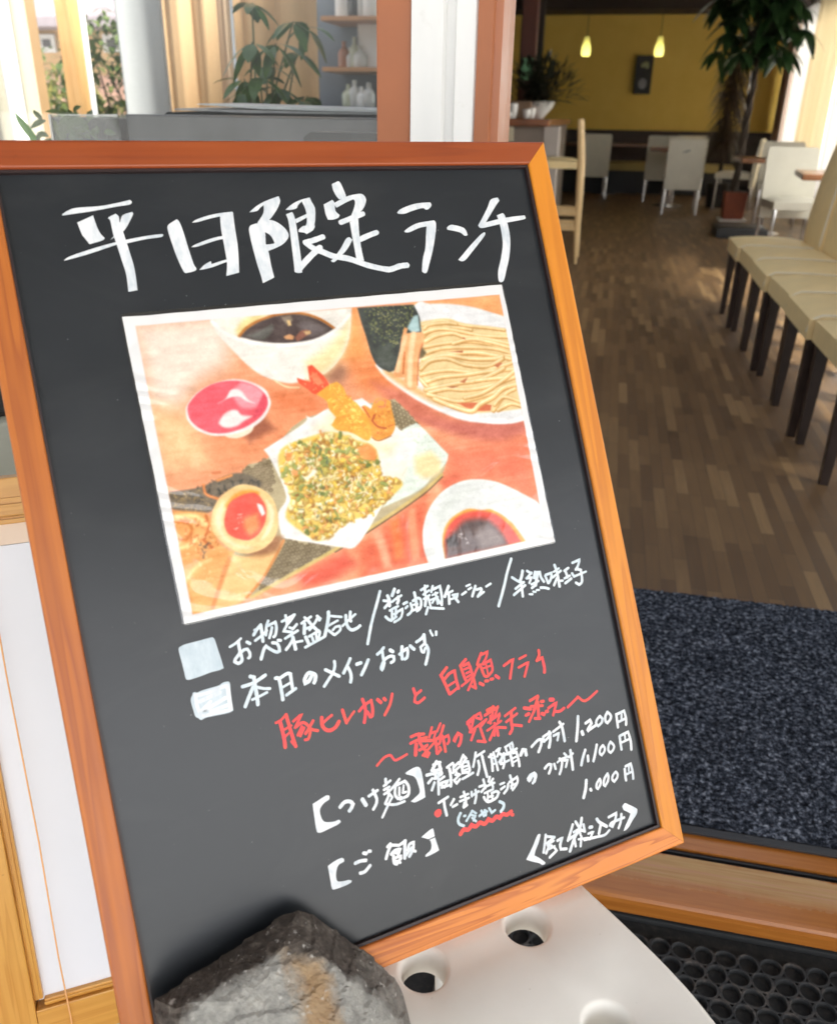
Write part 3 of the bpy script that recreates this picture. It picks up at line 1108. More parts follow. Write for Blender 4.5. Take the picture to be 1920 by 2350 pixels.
28|1494,-2323 1471,-2390 1437,-2451
26|1517,-2404 1521,-2414
22|1624,-2349 1591,-2374 1577,-2405 1587,-2422 1614,-2402 1628,-2372 1624,-2349
22|1709,-2329 1671,-2359 1651,-2401 1661,-2420 1694,-2394 1711,-2358 1709,-2329
22|1791,-2338 1757,-2359 1743,-2389 1758,-2412 1793,-2390 1805,-2362 1791,-2338
25|1885,-2342 1877,-2402 1876,-2435
23|1897,-2323 1953,-2317 1957,-2386 1949,-2445
21|1880,-2391 1951,-2384
18|1929,-2332 1920,-2369
@tax_line white
0|813,-2757 891,-2678 927,-2633 958,-2603 977,-2606 977,-2620 945,-2673 908,-2718 890,-2752 932,-2788 974,-2837 965,-2848 939,-2845 917,-2823 864,-2794 818,-2764
23|1025,-2630 998,-2702 975,-2757
22|1026,-2642 1100,-2672
22|1100,-2672 1020,-2697
19|1087,-2697 1023,-2710
23|1052,-2702 996,-2770
19|1022,-2715 1060,-2728
20|1028,-2746 1084,-2741
22|1020,-2812 1095,-2780
21|1081,-2752 1095,-2780
24|1119,-2707 1168,-2700 1137,-2747 1135,-2782 1187,-2796
24|1288,-2628 1256,-2676 1214,-2738
24|1319,-2615 1351,-2689 1380,-2711
26|1381,-2605 1347,-2676 1276,-2741 1214,-2825
23|1229,-2732 1334,-2701
23|1386,-2660 1386,-2718
21|1281,-2690 1339,-2680 1340,-2733
22|1276,-2741 1275,-2804
22|1344,-2746 1320,-2819
19|1313,-2759 1407,-2778
28|1439,-2700 1460,-2704
20|1414,-2745 1464,-2744 1417,-2793
22|1364,-2781 1474,-2794 1563,-2805 1619,-2782
28|1521,-2656 1541,-2691 1600,-2743
26|1553,-2701 1513,-2777
24|1637,-2678 1719,-2668 1692,-2722 1653,-2763 1635,-2745 1661,-2730 1785,-2727
24|1765,-2691 1743,-2750 1711,-2793
0|1787,-2632 1820,-2615 1852,-2637 1902,-2674 1929,-2700 1916,-2736 1862,-2776 1815,-2815 1782,-2831 1753,-2832 1775,-2802 1824,-2752 1854,-2716 1824,-2689 1794,-2664
@bullet_strokes white
25|-1455,-511 -1373,-505 -1277,-499 -1262,-518 -1252,-589 -1246,-687
23|-1443,-511 -1433,-590 -1433,-673
21|-1438,-685 -1359,-685 -1244,-694
29|-1425,-547 -1315,-535 -1286,-548
27|-1424,-611 -1292,-579
25|-1419,-651 -1285,-645
21|-1302,-531 -1267,-650
27|-1449,-845 -1374,-848 -1277,-834 -1225,-832
29|-1222,-832 -1225,-899 -1231,-1001
25|-1448,-841 -1451,-921 -1436,-991
25|-1433,-995 -1339,-998 -1235,-1003
29|-1427,-892 -1282,-865
27|-1408,-961 -1250,-912
23|-1440,-965 -1355,-911
27|-1367,-978 -1244,-966
"""
PRINT_QUAD = [(-0.1458, 0.1845), (0.1627, 0.188), (0.1644, -0.0333), (-0.1432, -0.0342)]
PICT_QUAD = [(-0.138, 0.1777), (0.1586, 0.1797), (0.1568, -0.0278), (-0.1366, -0.029)]
PAINT = """
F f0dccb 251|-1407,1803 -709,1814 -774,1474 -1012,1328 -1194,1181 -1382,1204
F f2c490 251|-1397,1206 -1146,1091 -1073,955 -1039,739 -1386,750
F ea9060 218|-1033,907 -602,1021 -201,1237 -278,624 -999,733
F e27a48 142|-515,1220 -256,1172 -111,1066 -201,987 -391,1038 -521,1098
F a87458 107|-76,1286 59,1353 169,1379 71,1225 -54,1212
F f0a05a 178|235,1795 302,1790 342,1324 177,1323 85,1387
F e8854a 178|160,1380 404,1336 505,1158 428,1074 275,1092 161,1197
F f2a868 99|761,1779 1593,1802 1588,1603 1233,1719
F d07055 119|296,1182 627,1051 930,824 1561,714 1570,604 1201,596 713,786 451,979
F ee7a58 296|764,598 1632,583 1585,-23 1217,233 812,336
F c96a58 89|525,911 910,787 1581,709 1573,621 1297,590 892,703
F d85a3a 118|707,333 840,369 913,320 731,254
F e0603a 147|-84,-67 554,236 509,-280 -80,-300
F f2a27c 59|55,54 131,70 163,-133 167,-262 107,-250
F f0783a 59|221,93 299,109 284,-216 200,-209
F ee9468 49|377,125 449,153 410,-231 340,-257
F e45a40 118|-581,-169 -185,-67 -107,-179 -327,-269 -546,-280
F ece6dc 14|-854,1791 -818,1668 -718,1520 -636,1408 -532,1318 -367,1251 -238,1259 -65,1294 67,1389 179,1543 252,1784
F f0dda8 98|-210,1399 18,1521 219,1713 158,1508 45,1373 -85,1287 -199,1273
S f4dcae 12 7|-467,1285 -389,1227 -294,1210
F ecd694 53|-694,1691 -583,1778 -402,1803 -482,1752 -624,1651 -679,1638
F ecead8 53|-807,1770 -652,1775 -686,1691 -726,1660
S b9702a 23 9|-666,1637 -603,1694 -502,1740 -372,1773 -244,1779 -138,1765 -18,1713 78,1632
F 453634 11|-658,1634 -601,1683 -504,1731 -373,1765 -246,1772 -139,1757 -29,1708 68,1630 -5,1594 -123,1561 -271,1554 -404,1564 -548,1595
F 6a5f5e 53|-209,1685 -146,1725 -44,1680 30,1629 -118,1588
F 5e5c56 27|-626,1642 -535,1660 -402,1710 -402,1666 -476,1602 -546,1604
F 7a6a5a 14|-321,1757 -247,1764 -237,1723 -280,1691 -303,1711
F 8a5644 9|-250,1591 -190,1639 -135,1641 -110,1616 -173,1588 -234,1558
F d49a68 7|-333,1607 -285,1620 -251,1600 -267,1576 -319,1586
F d8b478 7|-286,1729 -259,1727 -256,1687 -281,1684
F c9a470 7|-173,1633 -118,1633 -118,1610 -156,1604
S f6f3ec 27 12|-842,1765 -774,1677 -673,1620 -552,1576 -407,1548 -274,1539 -126,1548 3,1584 118,1644 222,1732
F a0583a 75|-801,978 -602,1021 -533,925 -740,849
F f2dfc4 7|-908,949 -680,979 -717,923 -817,894 -898,914
F f6e6e2 7|-1148,1133 -1129,1181 -1050,1256 -923,1311 -768,1328 -645,1293 -552,1226 -528,1143 -544,1083 -613,1003 -728,947 -870,924 -994,937 -1092,988 -1145,1064
F ee5a68 7|-1134,1148 -1109,1195 -1032,1261 -915,1311 -770,1317 -656,1282 -575,1216 -549,1145 -563,1094 -629,1024 -744,968 -875,942 -991,954 -1079,1004 -1130,1072
F f29ca6 34|-717,1304 -617,1258 -569,1191 -638,1104 -757,1118 -802,1236
F e24a5e 17|-628,1111 -567,1200 -549,1145 -594,1063 -690,1015
F f0e4e0 20|-936,1021 -892,1075 -836,1102 -786,1096 -759,1058 -685,1040 -761,1007 -799,986 -860,977 -909,988
F f2e6e4 10|-913,1163 -853,1190 -809,1245 -765,1253 -726,1231 -695,1171 -646,1131 -706,1155 -750,1195 -819,1195
F e6e5e4 12|778,1759 924,1767 1131,1748 1338,1702 1589,1608 1580,721 1447,707 1232,735 1032,806 798,941 628,1055 509,1162 437,1245 364,1317
S f7f5f3 40 20|374,1310 431,1218 531,1123 660,1014 841,897 1031,804 1237,756 1451,726 1577,733
S e0b070 60 60|440,1258 540,1164 689,1053 853,953
F 343a36 8|298,1781 780,1771 805,1695 811,1628 786,1411 726,1323 489,1253 431,1264 364,1317 335,1417 323,1548 307,1660
F 4a5048 60|349,1435 535,1473 516,1288 417,1289
R a9a45a 130 5 14|391,1783 780,1768 789,1667 681,1591 568,1441 365,1609
R 6c7440 120 6 16|341,1778 780,1768 741,1586 547,1434 360,1489
R d8cc88 40 3 8|419,1772 780,1768 681,1591 549,1443
F a9c6c6 20|684,1582 754,1670 802,1681 790,1553 731,1540
F eccf96 14|811,1628 1054,1636 1202,1581 1580,1494 1600,1334 1578,1038 1579,815 1306,820 1104,840 949,913 766,1030 709,1150 710,1249 786,1411
M 26|826,1598 998,1622 1199,1566 1409,1529 1564,1496
M 26|830,1569 888,1597 1046,1599 1127,1582
M 26|806,1504 899,1553 1090,1556 1254,1523
M 28|812,1532 963,1557 1136,1523 1340,1466 1589,1434
M 30|818,1465 930,1503 1079,1509 1178,1471 1388,1432 1592,1374
M 28|798,1420 957,1433 1170,1433 1379,1394 1585,1315
M 30|1061,1424 1227,1447 1383,1413 1580,1345
M 30|808,1371 949,1396 1159,1385 1425,1350 1580,1296
M 30|1149,1338 1359,1303 1580,1271
M 32|766,1318 896,1344 1096,1343 1308,1322 1569,1247
M 34|724,1266 849,1320 999,1333 1191,1285 1405,1264 1497,1274
M 32|730,1246 825,1303 982,1306 1128,1243 1337,1207 1492,1255
M 30|720,1200 857,1214 1013,1207 1219,1166 1445,1191 1585,1216
M 32|736,1132 898,1162 1109,1158 1328,1164 1583,1157
M 30|712,1163 777,1080 876,1060
M 34|734,1076 882,1087 1043,1098 1204,1099 1377,1139 1486,1177
M 30|1204,1099 1401,1097 1589,1086
M 32|760,1049 929,1063 1082,1036 1300,1040 1567,1089
M 32|747,1037 862,995 1010,948 1173,958 1342,981 1590,1037
M 32|1068,970 1234,989 1414,1056 1592,1146
F d0683e 10|996,933 1164,918 1303,879 1282,836 1129,855
M 38|799,993 949,913 1107,855 1193,902 1335,948 1449,1013 1576,1028
M 28|1309,834 1447,954 1556,991
M 28|1331,880 1432,937 1586,874
M 28|1353,833 1484,871 1579,840
F b9683c 8|1015,1359 1142,1358 1133,1339
F b9683c 8|1055,1104 1136,1134 1094,1088
F a96038 8|932,1077 1037,1072 982,1061
F b8643a 8|1149,1459 1177,1466 1183,1446
F b8643a 8|1403,1205 1452,1225 1484,1216 1431,1182
F 6a5a38 16|786,1411 808,1371 770,1337 733,1331
F f0aa70 8|661,1593 689,1581 671,1545 814,1542 808,1466 730,1341 666,1093 595,1090 554,1134 575,1188 498,1204 490,1234 578,1394 608,1485
S fad2a2 44 20|729,1530 656,1330 608,1128
S f8c694 34 16|655,1518 586,1383 528,1249
S cc7038 14 8|620,1390 571,1226
S d07a44 12 8|794,1449 735,1341 674,1120
F b7a781 8|-815,668 -627,719 -296,974 384,1027 472,1008 629,793 826,536 788,464 717,373 516,263 25,59 -261,-42 -957,-259 -1068,-171 -931,353
T 5d4d34 33|393,1016 472,1008 629,793 552,793 449,772 414,862
T 5d4d34 45|-647,130 -331,9 -260,-38 -906,-233 -758,-3
T 6f5d44 37|-816,663 -618,718 -595,540 -667,467 -847,505
F dfe8dc 14|462,780 567,812 629,793 821,531 784,465 652,383 510,289 181,209 474,531
R c9d4b8 60 6 18|482,772 627,784 808,533 654,393 439,315
F f2dca6 59|523,554 673,583 743,491 721,392 594,371 507,426
S d0b46c 26 10|730,381 515,261 25,59 -261,-41 -938,-258
S 5e4c30 10 6|732,364 516,240 26,42 -259,-58
F efebe7 8|-648,783 -313,936 -282,993 -232,973 -95,1026 149,1065 235,1025 567,649 474,521 226,271 30,59 -101,-51 -208,-30 -367,24 -639,122 -633,301 -547,419 -608,693
F f8e6c0 138|-234,888 -73,984 286,709 461,725 313,585 72,690
F f4ecd8 59|247,625 464,533 389,384 244,407
F e8c660 20|-522,765 -326,824 -102,841 84,747 214,670 221,450 378,385 356,329 70,179 -101,150 -312,53 -399,60 -466,120 -582,264 -515,413 -562,610
K 560|-515,755 -328,814 -104,832 82,738 212,660 216,451 368,387 310,316 70,179 -99,160 -310,63 -398,69 -455,128 -567,271 -510,412 -553,609
F f0964e 24|72,690 161,717 220,649 194,573 96,607
F f0964e 20|-490,732 -442,730 -464,671 -501,677
F ee9a58 16|-475,611 -422,589 -438,553 -474,568
R 56624e 26 10 26|-274,788 -135,681 -250,408 -168,220 -466,120 -512,280
R fbf6e6 46 10 29|-501,677 64,652 364,368 -128,213 -475,369
F faf4e4 29|-385,526 -294,588 -280,557 -370,504
F ee4f2c 7|-195,1362 -159,1371 -124,1327 -80,1269 -54,1203 -61,1166 -170,1142 -226,1185 -287,1245 -294,1285 -238,1259 -200,1246
F f57a50 12|-171,1323 -131,1292 -98,1226 -139,1203 -176,1252
R f9a878 20 5 14|-274,1263 -138,1302 -68,1186 -168,1153
F f2aa3c 9|-170,1144 -56,1203 13,1220 53,1173 74,1098 137,1035 194,937 225,842 199,763 153,740 45,818 -61,851 -99,894 -51,950 -93,1018 -101,1082
F e99a3a 7|169,1004 200,1011 241,977 294,1044 345,1053 419,1020 415,955 417,825 360,748 257,725 206,760 209,871
R fad868 60 9 27|-57,1194 27,1194 124,1019 181,829 51,847 -69,952
R e8842c 46 7 23|-57,1194 27,1194 124,1019 200,781 47,829 -69,1042
R f6c060 40 7 21|250,976 413,1002 408,836 261,745
R d8702c 30 7 20|250,976 413,1002 408,836 261,745
S b8431f 11 7|265,928 234,886 270,834 334,813
S c8502c 9 5|179,1003 200,964 219,916
S e0805a 12 7|294,1021 333,1044 378,1024 359,981 311,987
S 9a5a20 7 5|205,755 256,723 364,747
R fbe27c 20 5 12|-54,1167 49,1164 181,920 167,758
F 6f6250 13|-1370,587 -1231,581 -1124,589 -931,642 -806,627 -701,546 -746,493 -917,538 -1025,497 -1102,400 -1222,413 -1336,449 -1374,480
R 34332f 60 8 33|-1248,575 -932,634 -700,555 -785,517 -1024,505 -1106,418 -1235,432
R b89a66 50 7 25|-1368,578 -1143,575 -1091,415 -1335,457
S ea8c48 18 8|-1122,597 -1119,529 -1045,483
S ec9450 18 8|-1020,612 -916,633
S d87848 18 10|-1043,668 -993,669
F e8a35c 20|-1372,451 -1205,416 -1124,370 -1100,190 -1034,102 -1012,64 -1222,-281 -1369,-290
F f3c280 17|-1009,64 -878,36 -629,111 -643,62 -825,-134 -1023,-280 -1214,-283
F eeb06a 50|-1353,15 -1158,59 -1109,-34 -1218,-262 -1359,-280
S de8c50 25 17|-1039,52 -1119,-83 -1220,-269
S d98a46 18 8|-630,101 -736,-32 -840,-148 -976,-255
S d0762f 22 13|-1360,362 -1287,366 -1260,295 -1313,230 -1361,247
S c9682c 18 12|-1147,375 -1145,291 -1195,208 -1142,140
S f9d48c 30 20|-1343,409 -1226,388 -1158,318
S f7cf8a 22 15|-1362,181 -1278,198 -1222,238
S f6cc88 25 20|-1364,-49 -1277,33 -1174,62
R c86a34 50 7 22|-1362,396 -1163,377 -1079,127 -1215,103 -1346,178
R f8d8a0 40 7 22|-1362,396 -1163,377 -1079,127 -1188,-102 -1360,-66
R 5a4436 14 8 22|-1234,174 -1149,191 -1218,87
F 96613a 58|-736,148 -634,129 -696,37 -837,26 -917,50
F f1ca8a 7|-1118,336 -1079,430 -1008,502 -915,547 -837,555 -734,513 -662,436 -636,337 -650,219 -694,132 -785,71 -908,56 -1001,98 -1084,186 -1120,261
F fae6bc 50|-1094,332 -1058,410 -1009,452 -1049,240 -976,142 -868,87 -980,117 -1071,210
F fbe8c0 33|-701,417 -658,323 -709,195 -790,132 -703,271
S f6a03c 37 25|-981,422 -912,478 -824,493 -759,474
F ee5846 12|-1022,336 -981,422 -932,460 -851,483 -775,481 -732,431 -712,350 -738,260 -797,185 -873,150 -945,168 -1012,214 -1031,278
F f8925a 50|-876,310 -787,329 -789,226 -867,181 -897,246
F e84a3c 50|-936,439 -829,464 -814,368 -941,322
F fdeeea 8|-772,403 -738,380 -727,318 -753,304 -767,351
R fde0d0 10 5 12|-973,243 -868,172 -912,384
F e4e6e3 8|475,-37 515,58 587,157 710,249 866,299 1036,298 1219,243 1414,124 1585,-23 1622,-306 1365,-287 472,-286 456,-163
F d4d8d2 118|613,87 788,226 1000,230 760,99 617,-82
F f4a63e 16|633,-113 720,12 891,74 1023,43 1127,26 1275,-106 1372,-283 624,-288
F e24a38 26|651,-116 737,-5 896,49 1102,12 1244,-115 1329,-278 630,-285
F 54403e 69|660,-146 765,-71 871,-15 1047,-41 1153,-151 1201,-276 635,-285
F 7a6a66 59|923,-119 1042,-64 1146,-179 1172,-260 952,-276
R e8e4e2 8 8 26|785,-75 866,-184 775,-214
F 2e2426 30|657,-136 757,-107 757,-201 675,-195
S f4f4f2 39 30|594,-143 579,-214
"""

# ------------------------------------------------------------------ chalkboard menu
BA = Vector((0.7905, 0.6124, -0.0002)); BB = Vector((-0.2924, 0.3776, 0.8786)); BN = Vector((0.5381, -0.6945, 0.4776)); BT = Vector((-0.1548, 0.5552, 0.7593))
BA.normalize(); BB = (BB - BA * BB.dot(BA)).normalized(); BN = BA.cross(BB)
def board_mat(y=0.0, z=0.0):
    o = BT + BB * y + BN * z
    return Matrix(((BA.x, BB.x, BN.x, o.x), (BA.y, BB.y, BN.y, o.y), (BA.z, BB.z, BN.z, o.z), (0, 0, 0, 1)))
OY = 0.31
board = thing('menu_board', 'large wood framed chalkboard with handwritten white and red lunch menu', 'menu board', mat=board_mat(-OY))
WI, HI, WO, HO, FT = 0.21, 0.29, 0.2300, 0.31, 0.022

def rail(name, ring, mat):
    """mitred rail: inner edge a-b, outer edge c-d in board plane"""
    (a, b, c_, d) = ring
    bm = BM()
    ins = 0.0016
    ac = Vector(a); bc = Vector(b); cc = Vector(c_); dc = Vector(d)
    def lerp(p, q, t): return p + (q - p) * t
    prof = [(0.0, -0.0072), (0.0, -0.0016), (0.03, -0.0004), (0.08, 0.0), (0.92, 0.0), (0.97, -0.0005), (1.0, -0.002), (1.0, -FT), (0.0, -FT)]
    A = [bm.verts.new((*lerp(ac, dc, t), z)) for t, z in prof]
    B = [bm.verts.new((*lerp(bc, cc, t), z)) for t, z in prof]
    m = len(prof)
    for q in range(m):
        bm.faces.new((A[q], A[(q + 1) % m], B[(q + 1) % m], B[q]))
    bm.faces.new(A[::-1]); bm.faces.new(B)
    for v_ in bm.verts: v_.co.y += OY
    return obj(name, bm, mat, board)
g_ = 0.00012
w_top = wood('wood_top_rail', (0.18, 0.028, 0.003), (0.31, 0.060, 0.006), 0, 70, 0.45, 0.10, (1, 0, 0), 0.05, 0.12, 1.2, 0.35)
w_right = wood('wood_right_stile', (0.44, 0.13, 0.003), (0.66, 0.235, 0.008), 1, 80, 0.48, 0.12, (0.3, 2, 0), 0.05, 0.1, 1.5, 0.5)
w_bot = wood('wood_bottom_rail', (0.38, 0.085, 0.008), (0.70, 0.235, 0.034), 0, 90, 0.48, 0.12, (2, 0.5, 0), 0.09, 0.1, 2.6, 0.75)
w_left = wood('wood_left_stile', (0.25, 0.055, 0.006), (0.46, 0.135, 0.012), 1, 80, 0.48, 0.12, (0.9, 1, 0), 0.05, 0.1, 1.2, 0.5)
rail('top_rail', ((-WI + g_, HI), (WI - g_, HI), (WO - g_, HO), (-WO + g_, HO)), w_top)
rail('bottom_rail', ((WI - g_, -HI), (-WI + g_, -HI), (-WO + g_, -HO), (WO - g_, -HO)), w_bot)
rail('side_rail', ((WI, HI - g_), (WI, -HI + g_), (WO, -HO + g_), (WO, HO - g_)), w_right)
rail('side_rail', ((-WI, -HI + g_), (-WI, HI - g_), (-WO, HO - g_), (-WO, -HO + g_)), w_left)
# dark inner side of the frame, with the recess shadow put into its colour
bm = BM()
z1, z0 = -0.0017, -0.0063
m_lip = simple('shade_lip', (0.022, 0.010, 0.010), 0.5, 0.1)
for (x0, x1, y0, y1) in ((-WI + 0.0002, WI - 0.0002, HI - 0.0022, HI - 0.0001), (-WI + 0.0002, WI - 0.0002, -HI + 0.0001, -HI + 0.0024), (WI - 0.0024, WI - 0.0001, -HI + 0.0026, HI - 0.0024), (-WI + 0.0001, -WI + 0.0018, -HI + 0.0026, HI - 0.0024)):
    box(bm, (x0, y0 + OY, z0), (x1, y1 + OY, z1 - 0.0006))
obj('inner_shade_lip', bm, m_lip, board)

k = NT('chalkboard')
v = k.coord()
sm = k.noise(k.coord((1, 1.6, 1), (0, 0, 0), (0, 0, 0.5)), 6, 5, 0.6)
fine = k.noise(v, 60, 5, 0.7)
streak = k.noise(k.coord((1, 2.2, 1), (2, 0, 0), (0, 0, 0.45)), 9, 6, 0.6, 0.8)
c0 = k.ramp(sm, [(0.3, (0.014, 0.0172, 0.021)), (0.7, (0.021, 0.0245, 0.029))])
c0 = k.mix(k.ramp(streak, [(0.5, 0.0), (0.85, 0.35)]), c0, (0.05, 0.052, 0.054))
spk = k.noise(v, 330, 2, 0.5)
c0 = k.mix(k.ramp(spk, [(0.765, 0.0), (0.79, 0.6)]), c0, (0.35, 0.35, 0.35))
k.base(c0)
k.rough(k.ramp(sm, [(0.3, 0.27), (0.7, 0.34)]))
k.p.inputs['Specular IOR Level'].default_value = 0.40
k.bump(fine, 0.05, 0.001)
bm = BM(); box(bm, (-WI - 0.004, -HI - 0.004 + OY, -0.012), (WI + 0.004, HI + 0.004 + OY, -0.006))
panel = obj('chalkboard_panel', bm, k.m, board)

def paintmat(name, c, c2, rough=0.45):
    k = NT(name)
    v = k.coord()
    f = k.noise(v, 75, 4, 0.6)
    s = k.noise(k.coord((1, 0.25, 1), (0, 0, 0), (0, 0, 0.3)), 260, 3, 0.6)
    k.base(k.mix(k.ramp(k.mix(0.45, f, s), [(0.40, 0.0), (0.62, 1.0)]), c, c2))
    k.rough(rough); k.bump(s, 0.1, 0.0006)
    return k.m
INK = {'white': paintmat('white_marker', (0.74, 0.75, 0.76), (0.52, 0.57, 0.61)),
       'pale': paintmat('pale_marker', (0.66, 0.72, 0.75), (0.47, 0.55, 0.60)),
       'bluish': paintmat('thin_marker', (0.52, 0.62, 0.67), (0.40, 0.50, 0.55)),
       'red': paintmat('red_marker', (0.80, 0.035, 0.045), (0.70, 0.055, 0.03)),
       'wash': paintmat('thin_white_wash', (0.40, 0.48, 0.53), (0.52, 0.59, 0.63))}

def smooth_path(P, closed=False):
    """Catmull-Rom through the points, keeping sharp turns sharp"""
    n = len(P)
    if n < 3: return P
    out = []
    rngi = range(n) if closed else range(n - 1)
    for i in rngi:
        p1, p2 = P[i], P[(i + 1) % n]
        p0 = P[i - 1] if (i > 0 or closed) else p1
        p3 = P[(i + 2) % n] if (i + 2 < n or closed) else p2
        def tan(a, b, c):
            u = b - a; w = c - b
            if u.length < 1e-9 or w.length < 1e-9: return (c - a) * 0.5
            if u.normalized().dot(w.normalized()) < 0.45: return None
            return (c - a) * 0.5
        t1 = tan(p0, p1, p2); t2 = tan(p1, p2, p3)
        if t1 is None: t1 = (p2 - p1) * 0.5
        if t2 is None: t2 = (p2 - p1) * 0.5
        m = 4
        for q in range(m):
            t = q / m
            h00 = 2 * t ** 3 - 3 * t ** 2 + 1; h10 = t ** 3 - 2 * t ** 2 + t; h01 = -2 * t ** 3 + 3 * t ** 2; h11 = t ** 3 - t ** 2
            out.append(p1 * h00 + t1 * h10 + p2 * h01 + t2 * h11)
    if not closed: out.append(P[-1])
    return out

WZ = -0.00585
zc = [0]
def ribbon(bm, P, w, rr):
    P = smooth_path(P)
    Q = [P[0]]
    for p in P[1:]:
        if (p - Q[-1]).length > w * 0.08: Q.append(p)
    P = Q
    if len(P) < 2: P = [P[0], P[0] + Vector((w * 0.15, 0))]
    n = len(P)
    zc[0] = (zc[0] + 1) % 40
    zb = WZ + zc[0] * 4e-6
    L, R = [], []
    for i, p in enumerate(P):
        a = P[max(i - 1, 0)]; b = P[min(i + 1, n - 1)]
        d1 = (p - a); d2 = (b - p)
        d = (b - a).normalized()
        nn = Vector((-d.y, d.x))
        k_ = 1.0
        if d1.length > 0 and d2.length > 0:
            cs = d1.normalized().dot(d2.normalized())
            k_ = min(1.35, 1 / math.sqrt(max(0.2, (1 + cs) / 2)))
        wob = 1 + rr.uniform(-0.05, 0.05)
        h = w / 2 * k_ * wob
        z = zb + i * 6e-7
        L.append(bm.verts.new((p.x + nn.x * h, p.y + nn.y * h + OY, z)))
        R.append(bm.verts.new((p.x - nn.x * h, p.y - nn.y * h + OY, z)))
    for i in range(n - 1):
        bm.faces.new((L[i], R[i], R[i + 1], L[i + 1]))
    for end in (0, n - 1):
        p = P[end]; d = (P[0] - P[1]) if end == 0 else (P[-1] - P[-2])
        d.normalize(); nn = Vector((-d.y, d.x))
        arc = []
        for q in range(1, 6):
            a = PI * q / 6
            e = rr.uniform(0.8, 1.05)
            arc.append(bm.verts.new((p.x + (nn.x * math.cos(a) + d.x * math.sin(a) * e) * w / 2, p.y + (nn.y * math.cos(a) + d.y * math.sin(a) * e) * w / 2 + OY, zb + end * 6e-7)))
        if end == 0: ring = [R[0]] + arc[::-1][::-1] + [L[0]]
        s0, s1 = (R[0], L[0]) if end == 0 else (L[-1], R[-1])
        seq = [s0] + (arc if (arc[0].co - s0.co).length < (arc[-1].co - s0.co).length else arc[::-1]) + [s1]
        try: bm.faces.new(seq)
        except ValueError: pass

def blot(bm, P):
    P = smooth_path(P, True)
    zc[0] = (zc[0] + 1) % 40
    zb = WZ + zc[0] * 4e-6
    vs = [bm.verts.new((p.x, p.y + OY, zb)) for p in P]
    for tri in tessellate_polygon([[Vector((p.x, p.y, 0)) for p in P]]):
        try: bm.faces.new([vs[i] for i in tri])
        except ValueError: pass

def finish_line(name, bm, ink):
    for f_ in bm.faces:
        f_.normal_update()
        if f_.normal.z < 0: f_.normal_flip()
    o = obj(name, bm, INK[ink], panel, False, False)
    return o
cur = None
rr = random.Random(3)
for ln in WRITING.strip().split('\n'):
    if ln[0] == '@':
        if cur: finish_line(*cur)
        _, nm = ln[0], ln[1:].split()
        cur = [nm[0], BM(), nm[1]]
        continue
    w_, pts = ln.split('|')
    P = [Vector((int(a) / 1e4, int(b) / 1e4)) for a, b in (q.split(',') for q in pts.split())]
    if int(w_) == 0: blot(cur[1], P)
    else: ribbon(cur[1], P, int(w_) / 1e4, rr)
finish_line(*cur)

# easel strut behind the board
bm = BM(); box(bm, (-0.17, 0.04, -FT - 0.012), (0.17, 0.56, -FT - 0.001), 0.002); obj('back_panel', bm, m_black, board)

# ------------------------------------------------------------------ laminated food photo on the board
RES = 0.0005
GX0, GX1, GY0, GY1 = -0.150, 0.170, -0.040, 0.195
NXP, NYP = int((GX1 - GX0) / RES), int((GY1 - GY0) / RES)
IMG = np.empty((NYP, NXP, 3)); IMG[:] = 0.90
XX, YY = np.meshgrid(GX0 + (np.arange(NXP) + 0.5) * RES, GY0 + (np.arange(NYP) + 0.5) * RES)

def srgb(h):
    return np.array([int(h[i:i + 2], 16) / 255 for i in (0, 2, 4)])

def win(P, pad):
    xs, ys = P[:, 0], P[:, 1]
    a0 = max(0, int((xs.min() - pad - GX0) / RES)); a1 = min(NXP, int((xs.max() + pad - GX0) / RES) + 2)
    b0 = max(0, int((ys.min() - pad - GY0) / RES)); b1 = min(NYP, int((ys.max() + pad - GY0) / RES) + 2)
    return a0, a1, b0, b1

def sdf_poly(P, X, Y):
    d = np.full(X.shape, 1e9); s = np.zeros(X.shape, bool)
    n = len(P)
    for i in range(n):
        x1, y1 = P[i]; x2, y2 = P[(i + 1) % n]
        ex, ey = x2 - x1, y2 - y1
        L2 = ex * ex + ey * ey + 1e-14
        t = np.clip(((X - x1) * ex + (Y - y1) * ey) / L2, 0, 1)
        d = np.minimum(d, (X - x1 - t * ex) ** 2 + (Y - y1 - t * ey) ** 2)
        cond = ((y1 <= Y) != (y2 <= Y))
        xi = x1 + (Y - y1) * ex / (ey if abs(ey) > 1e-12 else 1e-12)
        s ^= cond & (X < xi)
    d = np.sqrt(d)
    return np.where(s, -d, d)

def blend(sl, al, col):
    IMG[sl] = IMG[sl] * (1 - al[..., None]) + col * al[..., None]

def smarr(P, closed):
    Q = smooth_path([Vector(p) for p in P], closed)
    return np.array([(q.x, q.y) for q in Q])

def fill(P, col, blur, sm=True):
    P = smarr(P, True) if sm else P
    a0, a1, b0, b1 = win(P, blur)
    if a1 <= a0 or b1 <= b0: return
    sl = (slice(b0, b1), slice(a0, a1))
    d = sdf_poly(P, XX[sl], YY[sl])
    t = np.clip(0.5 - d / (blur + RES), 0, 1)
    blend(sl, t * t * (3 - 2 * t), col)

